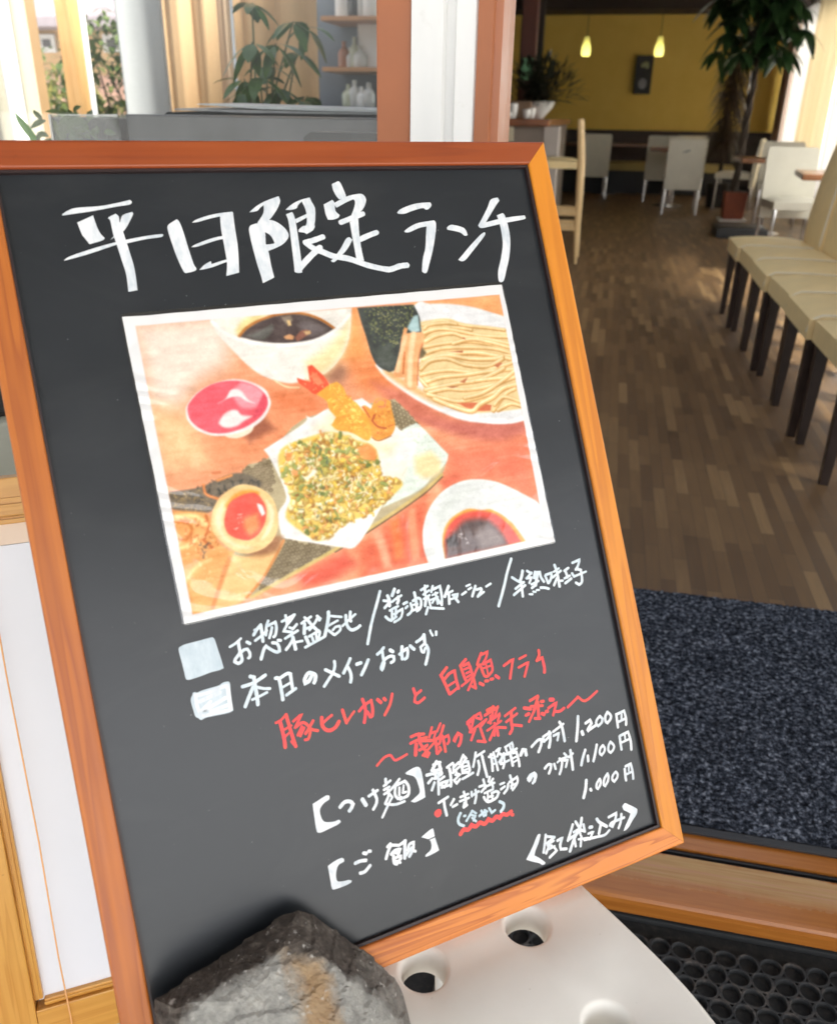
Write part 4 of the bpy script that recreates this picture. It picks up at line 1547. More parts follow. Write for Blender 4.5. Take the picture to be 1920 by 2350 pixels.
def stroke(P, col, w, blur, sm=True, taper=False):
    if sm and len(P) > 2: P = smarr(P, False)
    a0, a1, b0, b1 = win(P, w + blur)
    if a1 <= a0 or b1 <= b0: return
    sl = (slice(b0, b1), slice(a0, a1))
    X, Y = XX[sl], YY[sl]
    d = np.full(X.shape, 1e9)
    for (x1, y1), (x2, y2) in zip(P, P[1:]):
        ex, ey = x2 - x1, y2 - y1
        t = np.clip(((X - x1) * ex + (Y - y1) * ey) / (ex * ex + ey * ey + 1e-14), 0, 1)
        d = np.minimum(d, (X - x1 - t * ex) ** 2 + (Y - y1 - t * ey) ** 2)
    t = np.clip(0.5 - (np.sqrt(d) - w / 2) / (blur + RES), 0, 1)
    blend(sl, t * t * (3 - 2 * t), col)

def inside(P, x, y):
    return sdf_poly(P, np.array([[x]]), np.array([[y]]))[0, 0] < 0

def rand_in(P, n):
    lo, hi = P.min(0), P.max(0)
    out = []
    while len(out) < n:
        q = rng.uniform(lo, hi, (n * 3, 2))
        m = sdf_poly(P, q[:, 0][None], q[:, 1][None])[0] < 0
        out += [tuple(v_) for v_ in q[m]]
    return out[:n]

PQ = [np.array(p) for p in PRINT_QUAD]; IQ = np.array(PICT_QUAD)
SAVE = IMG.copy()
IMG[:] = srgb('eb9c70')
for ln in PAINT.strip().split('\n'):  # the upper-left peach fill puts laminate glare into the print colour
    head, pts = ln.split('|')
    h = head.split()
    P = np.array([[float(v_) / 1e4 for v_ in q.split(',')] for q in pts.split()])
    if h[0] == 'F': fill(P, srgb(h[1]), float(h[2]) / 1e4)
    elif h[0] == 'S': stroke(P, srgb(h[1]), float(h[2]) / 1e4, float(h[3]) / 1e4)
    elif h[0] == 'M':
        w_ = float(h[1]) / 1e4
        tint = rng.uniform(-0.03, 0.03)
        stroke(P + np.array([0.0002, -0.0005]), srgb('bf8440') + tint, w_ * 1.12, 0.0012)
        stroke(P, srgb('ecc582') + tint, w_ * 0.86, 0.0009)
        stroke(P + np.array([-0.0002, 0.0004]), srgb('f8e4b8') + tint * 0.5, w_ * 0.36, 0.0012)
    elif h[0] == 'R':
        s0, s1 = float(h[3]) / 1e4, float(h[4]) / 1e4
        for x, y in rand_in(P, int(h[2])):
            a = rng.uniform(0, 2 * PI); L = rng.uniform(s0, s1)
            q = np.array([[x, y], [x + math.cos(a) * L, y + math.sin(a) * L]])
            stroke(q, np.clip(srgb(h[1]) + rng.uniform(-0.05, 0.05), 0, 1), rng.uniform(0.4, 1.0) * s0, 0.0008, False)
    elif h[0] == 'T':
        s = float(h[2]) / 1e4
        lo, hi = P.min(0), P.max(0)
        ca, sa = math.cos(0.55), math.sin(0.55)
        cen = (lo + hi) / 2
        R_ = np.linalg.norm(hi - lo) / 2
        m = int(R_ / s) + 2
        for i in range(-m, m):
            for j in range(-m, m):
                u_, v__ = (i + 0.5 * (j % 2)) * s, j * s * 0.87
                x, y = cen[0] + ca * u_ - sa * v__, cen[1] + sa * u_ + ca * v__
                if inside(P, x, y):
                    th = np.linspace(0, 2 * PI, 10)
                    q = np.stack([x + s * 0.40 * np.cos(th), y + s * 0.36 * np.sin(th)], 1)
                    stroke(q, srgb(h[1]) + rng.uniform(-0.04, 0.06), s * 0.2, 0.0006, False)
                    if s > 0.0035: stroke(np.array([[x - s * .12, y], [x + s * .12, y + s * .1]]), srgb(h[1]), s * 0.2, 0.0006, False)
    elif h[0] == 'K':
        gold = [srgb(c_) for c_ in ('e6bc48', 'f0d06a', 'd9a838', 'f4e0a0', 'c99434', 'e8c870', 'eed890', 'b8a848')]
        for x, y in rand_in(P, 330):                     # lumps of batter: shaded below, lit above
            r_ = rng.uniform(0.0016, 0.0036); a = rng.uniform(0, PI); q = np.array([[x, y], [x + math.cos(a) * r_, y + math.sin(a) * r_ * 0.7]])
            cc = gold[rng.integers(len(gold))]
            stroke(q + np.array([0.0005, -0.0008]), cc * np.array([0.70, 0.60, 0.42]), r_ * 1.2, r_ * 0.8, False)
            stroke(q, cc, r_, r_ * 0.5, False)
            stroke(q + np.array([-0.0003, 0.0006]), np.clip(cc * 1.1 + 0.05, 0, 1), r_ * 0.4, r_ * 0.4, False)
        for n_c, cols, w0, w1, l0, l1 in ((260, ('f6e6a8', 'f8f0cc', 'eecb5c', 'f0a860', 'd8c860'), 0.0006, 0.0012, 0.002, 0.005), (70, ('8a9648', '9aa456', '76843e', 'aab060'), 0.0010, 0.0024, 0.0020, 0.005), (60, ('fdf6dc', 'fbeec0'), 0.0005, 0.0012, 0.0008, 0.0025), (26, ('b8803c', 'a06c30'), 0.0006, 0.0012, 0.001, 0.003)):
            for x, y in rand_in(P, n_c):
                a = rng.uniform(0, 2 * PI); L = rng.uniform(l0, l1); c1 = rng.uniform(-1.6, 1.6)
                q = np.array([[x, y], [x + math.cos(a) * L * 0.5, y + math.sin(a) * L * 0.5], [x + math.cos(a) * L * 0.5 + math.cos(a + c1) * L * 0.5, y + math.sin(a) * L * 0.5 + math.sin(a + c1) * L * 0.5]])
                cc = srgb(cols[rng.integers(len(cols))]); w_ = rng.uniform(w0, w1)
                stroke(q + np.array([0.0003, -0.0004]), cc * np.array([0.74, 0.66, 0.5]), w_ * 1.1, 0.0012, True)
                stroke(q, cc, w_, 0.0008, True)
PICT = IMG
IMG = SAVE
d = sdf_poly(IQ, XX, YY)
al = np.clip(0.5 - d / 0.0008, 0, 1)
def softnoise(sx, sy):
    h_, w_ = PICT.shape[:2]
    g = rng.normal(0, 1, (int(h_ * RES / sy) + 3, int(w_ * RES / sx) + 3))
    yi = np.arange(h_) * RES / sy; xi = np.arange(w_) * RES / sx
    y0 = yi.astype(int); x0 = xi.astype(int); fy = (yi - y0)[:, None]; fx = (xi - x0)[None]
    fy = fy * fy * (3 - 2 * fy); fx = fx * fx * (3 - 2 * fx)
    return (g[y0][:, x0] * (1 - fx) + g[y0][:, x0 + 1] * fx) * (1 - fy) + (g[y0 + 1][:, x0] * (1 - fx) + g[y0 + 1][:, x0 + 1] * fx) * fy
gr = (rng.normal(0, 0.008, PICT.shape[:2]) + 0.012 * softnoise(0.0012, 0.0012) + 0.012 * softnoise(0.004, 0.003) + 0.016 * softnoise(0.02, 0.0022) + 0.02 * softnoise(0.007, 0.006))[..., None]
for _ in range(1):                                    # the print itself is a little soft
    PICT[1:-1] = 0.25 * PICT[:-2] + 0.5 * PICT[1:-1] + 0.25 * PICT[2:]
    PICT[:, 1:-1] = 0.25 * PICT[:, :-2] + 0.5 * PICT[:, 1:-1] + 0.25 * PICT[:, 2:]
IMG = IMG * (1 - al[..., None]) + np.clip(PICT + gr, 0, 1) * al[..., None]
IMG[..., :] = np.clip(IMG, 0, 1)
LIN = np.where(IMG <= 0.04045, IMG / 12.92, ((IMG + 0.055) / 1.055) ** 2.4)

def photo_grid(name, nx, ny, zf, mat, parent, color=None):
    us = np.linspace(0, 1, nx + 1); vs = np.linspace(0, 1, ny + 1)
    U, V = np.meshgrid(us, vs)
    tl, tr, br, bl = PQ
    P = (tl * ((1 - U) * V)[..., None] + tr * (U * V)[..., None] + br * (U * (1 - V))[..., None] + bl * ((1 - U) * (1 - V))[..., None])
    X, Y = P[..., 0], P[..., 1]
    Z = zf(U, V)
    co = np.stack([X, Y + OY, Z], -1).reshape(-1, 3)
    idx = np.arange((nx + 1) * (ny + 1)).reshape(ny + 1, nx + 1)
    F = np.stack([idx[:-1, :-1], idx[:-1, 1:], idx[1:, 1:], idx[1:, :-1]], -1).reshape(-1, 4)
    me = bpy.data.meshes.new(name)
    me.vertices.add(len(co)); me.vertices.foreach_set('co', co.astype(np.float32).ravel())
    me.loops.add(F.size); me.loops.foreach_set('vertex_index', F.astype(np.int32).ravel())
    me.polygons.add(len(F)); me.polygons.foreach_set('loop_start', np.arange(0, F.size, 4, dtype=np.int32))
    me.update(calc_edges=True)
    me.polygons.foreach_set('use_smooth', np.ones(len(F), bool))
    if color is not None:
        at = me.color_attributes.new('print', 'FLOAT_COLOR', 'POINT')
        ci = np.clip(((X - GX0) / RES - 0.5), 0, NXP - 1.001); cj = np.clip(((Y - GY0) / RES - 0.5), 0, NYP - 1.001)
        i0 = ci.astype(int); j0 = cj.astype(int); fi = (ci - i0)[..., None]; fj = (cj - j0)[..., None]
        C = (color[j0, i0] * (1 - fi) + color[j0, i0 + 1] * fi) * (1 - fj) + (color[j0 + 1, i0] * (1 - fi) + color[j0 + 1, i0 + 1] * fi) * fj
        C = np.concatenate([C, np.ones(C.shape[:2] + (1,))], -1)
        at.data.foreach_set('color', C.astype(np.float32).ravel())
    return link(name, me, mat, parent)

def sheet_z(U, V):
    # the sheet bulges a little and its left edge is crinkled
    edge = np.exp(-U / 0.05) + 0.5 * np.exp(-(1 - V) / 0.03) + 0.6 * np.exp(-(1 - U) / 0.03)
    z = -0.0056 + 0.0012 * np.sin(PI * U) * np.sin(PI * V)
    z += 0.0012 * edge * np.abs(np.sin(V * 23 + 3 * np.sin(V * 17) + U * 30)) ** 1.5
    cen = np.exp(-((U - 0.55) ** 2 / 0.03 + (V - 0.36) ** 2 / 0.02))
    z += 0.0007 * cen * np.abs(np.sin(9 * U + 21 * V + 2.5 * np.sin(11 * U - 4 * V)))
    return z

k = NT('laminated_print')
at = k.n('Attribute'); at.attribute_name = 'print'
k.base(k.mix(1.0, at.outputs['Color'], (0.86, 0.86, 0.86), 'MULTIPLY'))
k.rough(0.5)
k.p.inputs['Specular IOR Level'].default_value = 0.3
k.p.inputs['Coat Weight'].default_value = 1.0
k.p.inputs['Coat Roughness'].default_value = 0.09
v = k.coord()
wr = k.noise(v, 16, 3, 0.5, 1.5)
cn = k.n('Bump'); cn.inputs['Strength'].default_value = 0.15; cn.inputs['Distance'].default_value = 0.006
k.l(wr, cn.inputs['Height']); k.l(cn.outputs[0], k.p.inputs['Coat Normal'])
lam = thing('laminated_photo', 'laminated food photo of dipping noodles and tempura stuck on the chalkboard', 'photo print', mat=board_mat(-OY))
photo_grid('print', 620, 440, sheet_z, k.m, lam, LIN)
# clear border of the laminating film
bm = BM()
tl, tr, br, bl = [Vector(p) for p in PRINT_QUAD]
e = 0.0028
for (p, q, nrm) in ((tl, tr, Vector((0, 1))), (tr, br, Vector((1, 0))), (br, bl, Vector((0, -1))), (bl, tl, Vector((-1, 0)))):
    w_ = e if nrm.y > 0 else 0.0012
    vs = [bm.verts.new((x.x, x.y + OY, z)) for x, z in ((p, -0.0054), (q, -0.0054), (q + nrm * w_, -0.0056), (p + nrm * w_, -0.0056))]
    bm.faces.new(vs)
obj('film_border', bm, glassmat('clear_film', (0.82, 0.83, 0.83), 2.5, 0.12), lam)

# ------------------------------------------------------------------ measuring helper: a photo pixel back-projected onto a plane axis = val
def at(px, py, axis, val):
    d = Vector((CAM_R[0][0] * (px - 960) + CAM_R[0][1] * (py - 1175) + CAM_R[0][2] * 1950,
                CAM_R[1][0] * (px - 960) + CAM_R[1][1] * (py - 1175) + CAM_R[1][2] * 1950,
                CAM_R[2][0] * (px - 960) + CAM_R[2][1] * (py - 1175) + CAM_R[2][2] * 1950))
    o = Vector((0, 0, 1.05))
    return o + d * ((val - o[axis]) / d[axis])

# ------------------------------------------------------------------ white perforated chair that carries the board
U2 = Vector((0.7905, 0.6124, 0)).normalized(); W2 = Vector((0.6124, -0.7905, 0)).normalized()
SZ = 0.4775
SO = Vector((-0.007, 0.475, SZ))
seat_m = Matrix(((U2.x, -W2.x, 0, SO.x), (U2.y, -W2.y, 0, SO.y), (0, 0, 1, SO.z), (0, 0, 0, 1)))   # local x = along the board, y = away from the viewer
chair = thing('garden_chair', 'white plastic chair with a perforated seat carrying the chalkboard and the rock', 'chair', mat=seat_m)
k = NT('white_plastic')
v = k.coord()
f1 = k.noise(v, 7, 5, 0.6)
k.base(k.mix(k.ramp(k.noise(v, 120, 3, 0.6), [(0.70, 0.0), (0.76, 0.5)]), k.ramp(f1, [(0.3, (0.77, 0.745, 0.68)), (0.7, (0.84, 0.815, 0.755))]), (0.42, 0.37, 0.29)))
k.rough(k.ramp(k.noise(k.coord((1, 9, 1), (0, 0, 0), (0, 0, 0.7)), 14, 5, 0.7), [(0.3, 0.34), (0.7, 0.56)])); k.bump(k.noise(v, 160, 3), 0.06, 0.0006)
m_plast = k.m

def perforated(outline, holes, T, mat, name, parent, R=0.0165, flare=0.0045):
    bm = BM()
    def loop(pts, z): return [bm.verts.new((p[0], p[1], z)) for p in pts]
    def edges(vs): return [bm.edges.new((vs[i], vs[(i + 1) % len(vs)])) for i in range(len(vs))]
    def inset(pts, d):
        out = []
        n = len(pts)
        for i in range(n):
            a, b, c = Vector(pts[i - 1]), Vector(pts[i]), Vector(pts[(i + 1) % n])
            e = ((b - a).normalized() + (c - b).normalized()).normalized()
            nn = Vector((-e.y, e.x))
            out.append(tuple(b + nn * d))
        return out
    steps = [(0.006, 0.0), (0.0025, -0.0012), (0.0, -0.0045), (0.0, -T)]
    L = [loop(inset(outline, d), z) for d, z in steps]
    m = len(outline)
    for A, B in zip(L, L[1:]):
        for i in range(m):
            bm.faces.new((A[i], A[(i + 1) % m], B[(i + 1) % m], B[i]))
    eds = edges(L[0]) if False else [bm.edges.get((L[0][i], L[0][(i + 1) % m])) for i in range(m)]
    eb = [bm.edges.get((L[-1][i], L[-1][(i + 1) % m])) for i in range(m)]
    nh = 36
    for hx, hy in holes:
        prev = None
        for r_, z in ((R + flare, 0.0), (R + flare * 0.45, -0.0012), (R + 0.0008, -0.0038), (R, -0.007), (R, -T)):
            ring = loop([(hx + r_ * math.cos(2 * PI * q / nh), hy + r_ * math.sin(2 * PI * q / nh)) for q in range(nh)], z)
            if prev is None:
                first = ring
            else:
                for q in range(nh):
                    bm.faces.new((prev[q], prev[(q + 1) % nh], ring[(q + 1) % nh], ring[q]))
            prev = ring
        eds += [bm.edges.get((first[q], first[(q + 1) % nh])) or bm.edges.new((first[q], first[(q + 1) % nh])) for q in range(nh)]
        eb += [bm.edges.get((prev[q], prev[(q + 1) % nh])) for q in range(nh)]
    bmesh.ops.triangle_fill(bm, use_beauty=True, use_dissolve=False, edges=eds, normal=(0, 0, 1))
    bmesh.ops.triangle_fill(bm, use_beauty=True, use_dissolve=False, edges=eb, normal=(0, 0, -1))
    o = obj(name, bm, mat, parent, True)
    return o
# outline counter-clockwise (x along board, y away from viewer)
right = [(0.0785, -0.27), (0.0800, -0.20), (0.0800, -0.15), (0.0795, -0.121), (0.0798, -0.10), (0.0777, -0.071), (0.0723, -0.033), (0.0645, 0.011), (0.052, 0.08), (0.036, 0.16)]
left = [(-0.18 - x, y) for x, y in right][::-1]
outline = [(0.066, -0.292)] + right + [(0.02, 0.185), (-0.04, 0.196), (-0.09, 0.198), (-0.14, 0.196), (-0.20, 0.185)] + left + [(-0.246, -0.292), (-0.17, -0.300), (-0.09, -0.302), (-0.01, -0.300)]
def densify(P, closed=True):
    return [(q.x, q.y) for q in smooth_path([Vector(p) for p in P], closed)]
outline = densify(outline)
ar = sum(outline[i - 1][0] * outline[i][1] - outline[i][0] * outline[i - 1][1] for i in range(len(outline)))
if ar < 0: outline = outline[::-1]
holes = [(0.0, 0.0), (-0.09, 0.0), (-0.18, 0.0)] + [(x, -0.0935) for x in (0.008, -0.09, -0.188)] + [(x, -0.185) for x in (0.01, -0.09, -0.19)] + [(x, 0.095) for x in (-0.02, -0.09, -0.16)]
perforated(outline, holes, 0.026, m_plast, 'seat', chair)
for sx, sy in ((0.055, -0.26), (-0.235, -0.26), (0.015, 0.15), (-0.195, 0.15)):
    bm = BM()
    dx = 0.03 if sx > -0.09 else -0.03; dy = 0.04 if sy > 0 else -0.02
    sweep(bm, [(sx, sy, -0.0262), (sx + dx * 0.5, sy + dy * 0.5, -0.30), (sx + dx, sy + dy, GZ - SZ + 0.001)], [0.019, 0.016, 0.013], 12)
    obj('leg', bm, m_plast, chair, True)
# backrest behind the board, at the board's lean
bo = [(-0.235, 0.0), (0.055, 0.0), (0.050, 0.20), (0.03, 0.34), (-0.03, 0.37), (-0.15, 0.37), (-0.21, 0.34), (-0.23, 0.20)]
bo = densify(bo)
br_ = perforated(bo, [(x, y) for x in (-0.18, -0.09, 0.0) for y in (0.09, 0.18, 0.27)], 0.016, m_plast, 'backrest', chair, 0.0165, 0.003)
bt = board_mat(-0.30, -0.040)
br_.matrix_parent_inverse = Matrix.Identity(4)
br_.matrix_basis = seat_m.inverted() @ bt @ Matrix.Translation((0.09, 0.0, 0))

# ------------------------------------------------------------------ the rock leaning on the board
ROCK_S = [[-0.2364, 0.3208, 0.5313], [-0.2261, 0.3303, 0.5334], [-0.2155, 0.341, 0.5371], [-0.2046, 0.3513, 0.5397], [-0.1883, 0.3664, 0.5435], [-0.1729, 0.3824, 0.5493], [-0.1624, 0.3912, 0.5503], [-0.1564, 0.3934, 0.5468], [-0.1472, 0.3944, 0.5378], [-0.1313, 0.3975, 0.5244], [-0.1215, 0.3985, 0.5148], [-0.1098, 0.3996, 0.5033], [-0.098, 0.4, 0.4906], [-0.0903, 0.3988, 0.4801], [-0.0855, 0.3963, 0.471]]
ROCK_B = [[-0.2034, 0.306, 0.548], [-0.1903, 0.3172, 0.5495], [-0.1788, 0.3251, 0.548], [-0.1675, 0.3376, 0.5535], [-0.159, 0.3466, 0.557], [-0.1444, 0.3549, 0.5527], [-0.1282, 0.3587, 0.54], [-0.1169, 0.3597, 0.5285], [-0.1002, 0.3639, 0.5159], [-0.0909, 0.3624, 0.5032]]
bm = BM()
pts = [Vector(p) for p in ROCK_S + ROCK_B]
zb = SZ + 0.0006
for p in ROCK_S[:12]:
    pts.append(Vector((p[0] - 0.002, p[1] + 0.002, 0)) * 1 + Vector((0, 0, zb)) - BN * 0 + Vector((BN.x, BN.y, 0)) * 0.004)
for p, dz in ((ROCK_B[0], -0.02), (ROCK_B[2], -0.014), (ROCK_B[4], -0.02), (ROCK_B[6], -0.018), (ROCK_B[8], -0.02)):
    q = Vector(p) + Vector((BN.x, BN.y, 0)) * 0.035; pts.append(Vector((q.x, q.y, q.z + dz)))
    q = Vector(p) + Vector((BN.x, BN.y, 0)) * 0.065; pts.append(Vector((q.x, q.y, zb)))
pts.append(Vector((-0.076, 0.372, zb))); pts.append(Vector((-0.080, 0.345, zb)))
for p in pts: bm.verts.new(p)
r = bmesh.ops.convex_hull(bm, input=bm.verts)

for v_ in [g2 for g2 in r['geom_interior'] if isinstance(g2, bmesh.types.BMVert)]:
    if v_.is_valid: bm.verts.remove(v_)
for d_, dep in ((BN * 0.8 + Vector((0, 0, 0.5)) - BA * 0.45, 0.011), (BN * 0.6 + Vector((0, 0, 0.7)) + BA * 0.35, 0.006), (BN + BA * 0.9, 0.010), (Vector((0, 0, 1)) + BN * 0.2 - BA * 0.2, 0.003), (BN * 0.9 - BA * 0.9, 0.008)):
    d_ = d_.normalized(); s_ = max(v_.co.dot(d_) for v_ in bm.verts)          # knock flakes off the hull
    bmesh.ops.bisect_plane(bm, geom=bm.verts[:] + bm.edges[:] + bm.faces[:], plane_co=d_ * (s_ - dep), plane_no=d_, clear_outer=True)
    P_ = [v_.co.copy() for v_ in bm.verts]
    bm.clear()
    for q in P_: bm.verts.new(q)
    hull = bmesh.ops.convex_hull(bm, input=bm.verts)
    for v_ in [g2 for g2 in hull['geom_interior'] if isinstance(g2, bmesh.types.BMVert)]:
        if v_.is_valid: bm.verts.remove(v_)
bmesh.ops.triangulate(bm, faces=bm.faces)
for _ in range(5):
    long_e = [e for e in bm.edges if e.calc_length() > 0.004]
    if not long_e: break
    bmesh.ops.subdivide_edges(bm, edges=long_e, cuts=1, use_grid_fill=False)
    bmesh.ops.triangulate(bm, faces=bm.faces)
    bmesh.ops.smooth_vert(bm, verts=bm.verts, factor=0.02, use_axis_x=True, use_axis_y=True, use_axis_z=True)
bm.normal_update()
for v_ in bm.verts:
    p = v_.co
    if p.z < zb + 0.004: continue
    cell = noise.cell(p * 38) if False else 0
    # stepped fracture planes: a few tilted terraces plus fine grain
    t1 = (p.dot(Vector((0.8, 0.5, 0.9))) * 42 + 0.8 * noise.noise(p * 24)); t2 = (p.dot(Vector((-0.6, 0.4, 1.1))) * 33 + 0.9 * noise.noise(p * 18 + Vector((4, 4, 4))))
    h = 0.0015 * (abs((t1 % 1.0) - 0.7) if (t1 % 1.0) < 0.9 else 0.0) + 0.0013 * ((t2 % 1.0) ** 2 - 0.4)
    h += 0.0014 * noise.noise(p * 40) + 0.0008 * noise.noise(p * 150) + 0.0006 * noise.noise(p * 330)
    v_.co = p + v_.normal * h
k = NT('rock_stone')
c = k.n('TexCoord')
v = c.outputs['Object']
sep = k.n('SeparateXYZ'); k.l(v, sep.inputs[0])
n1 = k.noise(k.coord(), 22, 6, 0.65); n2 = k.noise(k.coord(), 110, 5, 0.7); n3 = k.noise(k.coord((1, 1, 1), (5, 3, 1)), 42, 5, 0.7, 0.6)
grey = k.ramp(k.mix(0.5, n1, n2), [(0.30, (0.13, 0.127, 0.12)), (0.5, (0.30, 0.295, 0.27)), (0.68, (0.47, 0.455, 0.41))])
# brown weathered rind along the broken upper edge
geo = k.n('NewGeometry')
dn = k.n('VectorMath', operation='DOT_PRODUCT'); k.l(v, dn.inputs[0]); dn.inputs[1].default_value = (0.5381, -0.6945, 0.4776)
nd = k.math('ADD', dn.outputs['Value'], k.math('MULTIPLY', k.math('SUBTRACT', n3, 0.5), 0.022))
BN0 = BT.dot(BN)
rind = k.n('MapRange'); k.l(nd, rind.inputs[0]); rind.inputs[1].default_value = BN0 + 0.038; rind.inputs[2].default_value = BN0 + 0.045; rind.inputs[3].default_value = 1; rind.inputs[4].default_value = 0
lx = k.n('VectorMath', operation='DOT_PRODUCT'); k.l(v, lx.inputs[0]); lx.inputs[1].default_value = (0.7905, 0.6124, 0)
bx0 = BT.dot(BA)
left_ = k.n('MapRange'); k.l(k.math('ADD', lx.outputs['Value'], k.math('MULTIPLY', k.math('SUBTRACT', n3, 0.5), 0.03)), left_.inputs[0]); left_.inputs[1].default_value = 0.14; left_.inputs[2].default_value = 0.17; left_.inputs[3].default_value = 1; left_.inputs[4].default_value = 0.45
cb_ = k.ramp(n2, [(0.3, (0.035, 0.028, 0.024)), (0.55, (0.085, 0.07, 0.058)), (0.75, (0.19, 0.165, 0.14))])
col = k.mix(k.math('MULTIPLY', rind.outputs[0], left_.outputs[0]), grey, cb_)
# rust coloured streak in the middle of the light face
d2 = k.math('ABSOLUTE', k.math('ADD', k.math('SUBTRACT', lx.outputs['Value'], 0.103), k.math('MULTIPLY', k.math('SUBTRACT', n1, 0.5), 0.05)))
rs = k.n('MapRange'); k.l(d2, rs.inputs[0]); rs.inputs[1].default_value = 0.006; rs.inputs[2].default_value = 0.016; rs.inputs[3].default_value = 0.85; rs.inputs[4].default_value = 0
fr_ = k.math('SUBTRACT', 1.0, rind.outputs[0])
col = k.mix(k.math('MULTIPLY', rs.outputs[0], fr_), col, k.ramp(n3, [(0.3, (0.28, 0.15, 0.055)), (0.7, (0.44, 0.31, 0.17))]))
# pale lichen specks
col = k.mix(k.ramp(k.noise(k.coord(), 150, 3, 0.6), [(0.63, 0.0), (0.72, 0.7)]), col, (0.62, 0.60, 0.56))
k.base(col); k.rough(0.82); k.p.inputs['Specular IOR Level'].default_value = 0.35
k.bump(k.mix(0.5, n2, k.noise(k.coord(), 300, 4, 0.7)), 0.7, 0.004)
tag(obj('rock', bm, k.m, None, False), 'angular grey rock with a rusty streak holding the bottom of the chalkboard', 'rock')

# ------------------------------------------------------------------ pine framed white sign behind the left edge of the board
h_, u_, n_ = Vector((0.848, 0.5299, 0)), Vector((-0.1192, 0.1908, 0.9744)), Vector((0.5163, -0.8263, 0.225))
p0 = Vector((-0.5268, 0.56, 0.1184))
pm = Matrix(((h_.x, u_.x, n_.x, p0.x), (h_.y, u_.y, n_.y, p0.y), (h_.z, u_.z, n_.z, p0.z), (0, 0, 0, 1)))
ps = thing('framed_sign', 'pine framed white sign standing behind the left edge of the chalkboard', 'sign', mat=pm @ Matrix.Translation((0.15, -0.238, -0.012)))
m_pineV = wood('pine_upright', (0.44, 0.185, 0.026), (0.62, 0.32, 0.065), 1, 70, 0.4, 0.1, (0, 0, 0), 0.05, 0.35, 1.3, 0.45)
m_pineH = wood('pine_crosspiece', (0.44, 0.185, 0.026), (0.62, 0.32, 0.065), 0, 70, 0.4, 0.1, (1, 2, 0), 0.05, 0.35, 1.3, 0.45)
ox, oy, oz = -0.15, 0.238, 0.012
def pb(bm, x0, x1, y0, y1, z0, z1, bev=0.0015): box(bm, (x0 + ox, y0 + oy, z0 + oz), (x1 + ox, y1 + oy, z1 + oz), bev)
for s, (x0, x1, xi0, xi1) in enumerate(((-0.085, -0.034, -0.0345, -0.0245), (0.334, 0.385, 0.3245, 0.3345))):
    bm = BM(); pb(bm, x0, x1, -0.236, 0.607, -0.022, 0.0); pb(bm, xi0, xi1, -0.003, 0.557, -0.020, -0.005); pb(bm, xi0 + 0.003, xi1 - 0.003, -0.001, 0.556, -0.0195, -0.0035, 0.0005)
    obj('stile', bm, m_pineV, ps)
for y0, y1, l0, l1 in ((0.567, 0.607, 0.558, 0.5665), (-0.062, -0.0135, -0.013, -0.004)):
    bm = BM(); pb(bm, -0.0338, 0.3338, y0, y1, -0.022, -0.0005)
    pb(bm, -0.024, 0.324, l0, l1, -0.020, -0.005); pb(bm, -0.024, 0.324, l0 + 0.003, l1 - 0.003, -0.0195, -0.0034, 0.0005)
    if y0 > 0: pb(bm, -0.033, 0.333, y0 + 0.010, y0 + 0.013, -0.001, 0.0012, 0.0004); pb(bm, -0.033, 0.333, y0 + 0.017, y0 + 0.0195, -0.001, 0.0010, 0.0004)
    obj('rail', bm, m_pineH, ps)
bm = BM(); pb(bm, -0.030, 0.330, -0.008, 0.535, -0.014, -0.011, 0.0002); obj('white_sheet', bm, simple('white_sheet', (0.72, 0.72, 0.75), 0.35, 0.02, 5), ps)
bm = BM(); pb(bm, -0.030, 0.330, 0.5355, 0.562, -0.014, -0.0112, 0.0002); obj('peach_strip', bm, simple('peach_strip', (0.74, 0.57, 0.43), 0.4, 0.06, 9), ps)
bm = BM()
cp = [(0.0, 0.55), (-0.001, 0.40), (0.0012, 0.2), (0.0, 0.05), (0.0015, -0.03), (0.001, -0.075)]
sweep(bm, [(x + ox, y + oy, 0.003 + oz) for x, y in cp], 0.0009, 6)
obj('cord', bm, simple('orange_cord', (0.78, 0.40, 0.16), 0.6, 0.1), ps)

# grey green planter and the sleeper of the terrace behind the sign (lower left gap)
pc = at(-60, 1010, 1, 0.86)
t = thing('planter', 'grey green stone planter in the gap left of the chalkboard', 'planter', (-0.86, 0.93, GZ), math.radians(52))
m_plt = simple('planter_stone', (0.42, 0.43, 0.36), 0.7, 0.1, 12, 0.3)
bm = BM(); box(bm, (-0.22, -0.13, 0.0), (0.22, 0.13, 0.745), 0.006); obj('body', bm, m_plt, t)
bm = BM(); box(bm, (-0.20, -0.11, 0.7455), (0.20, 0.11, 0.752), 0.003); obj('soil', bm, simple('soil', (0.02, 0.016, 0.013), 0.95, 0.3, 30, 0.6), t)

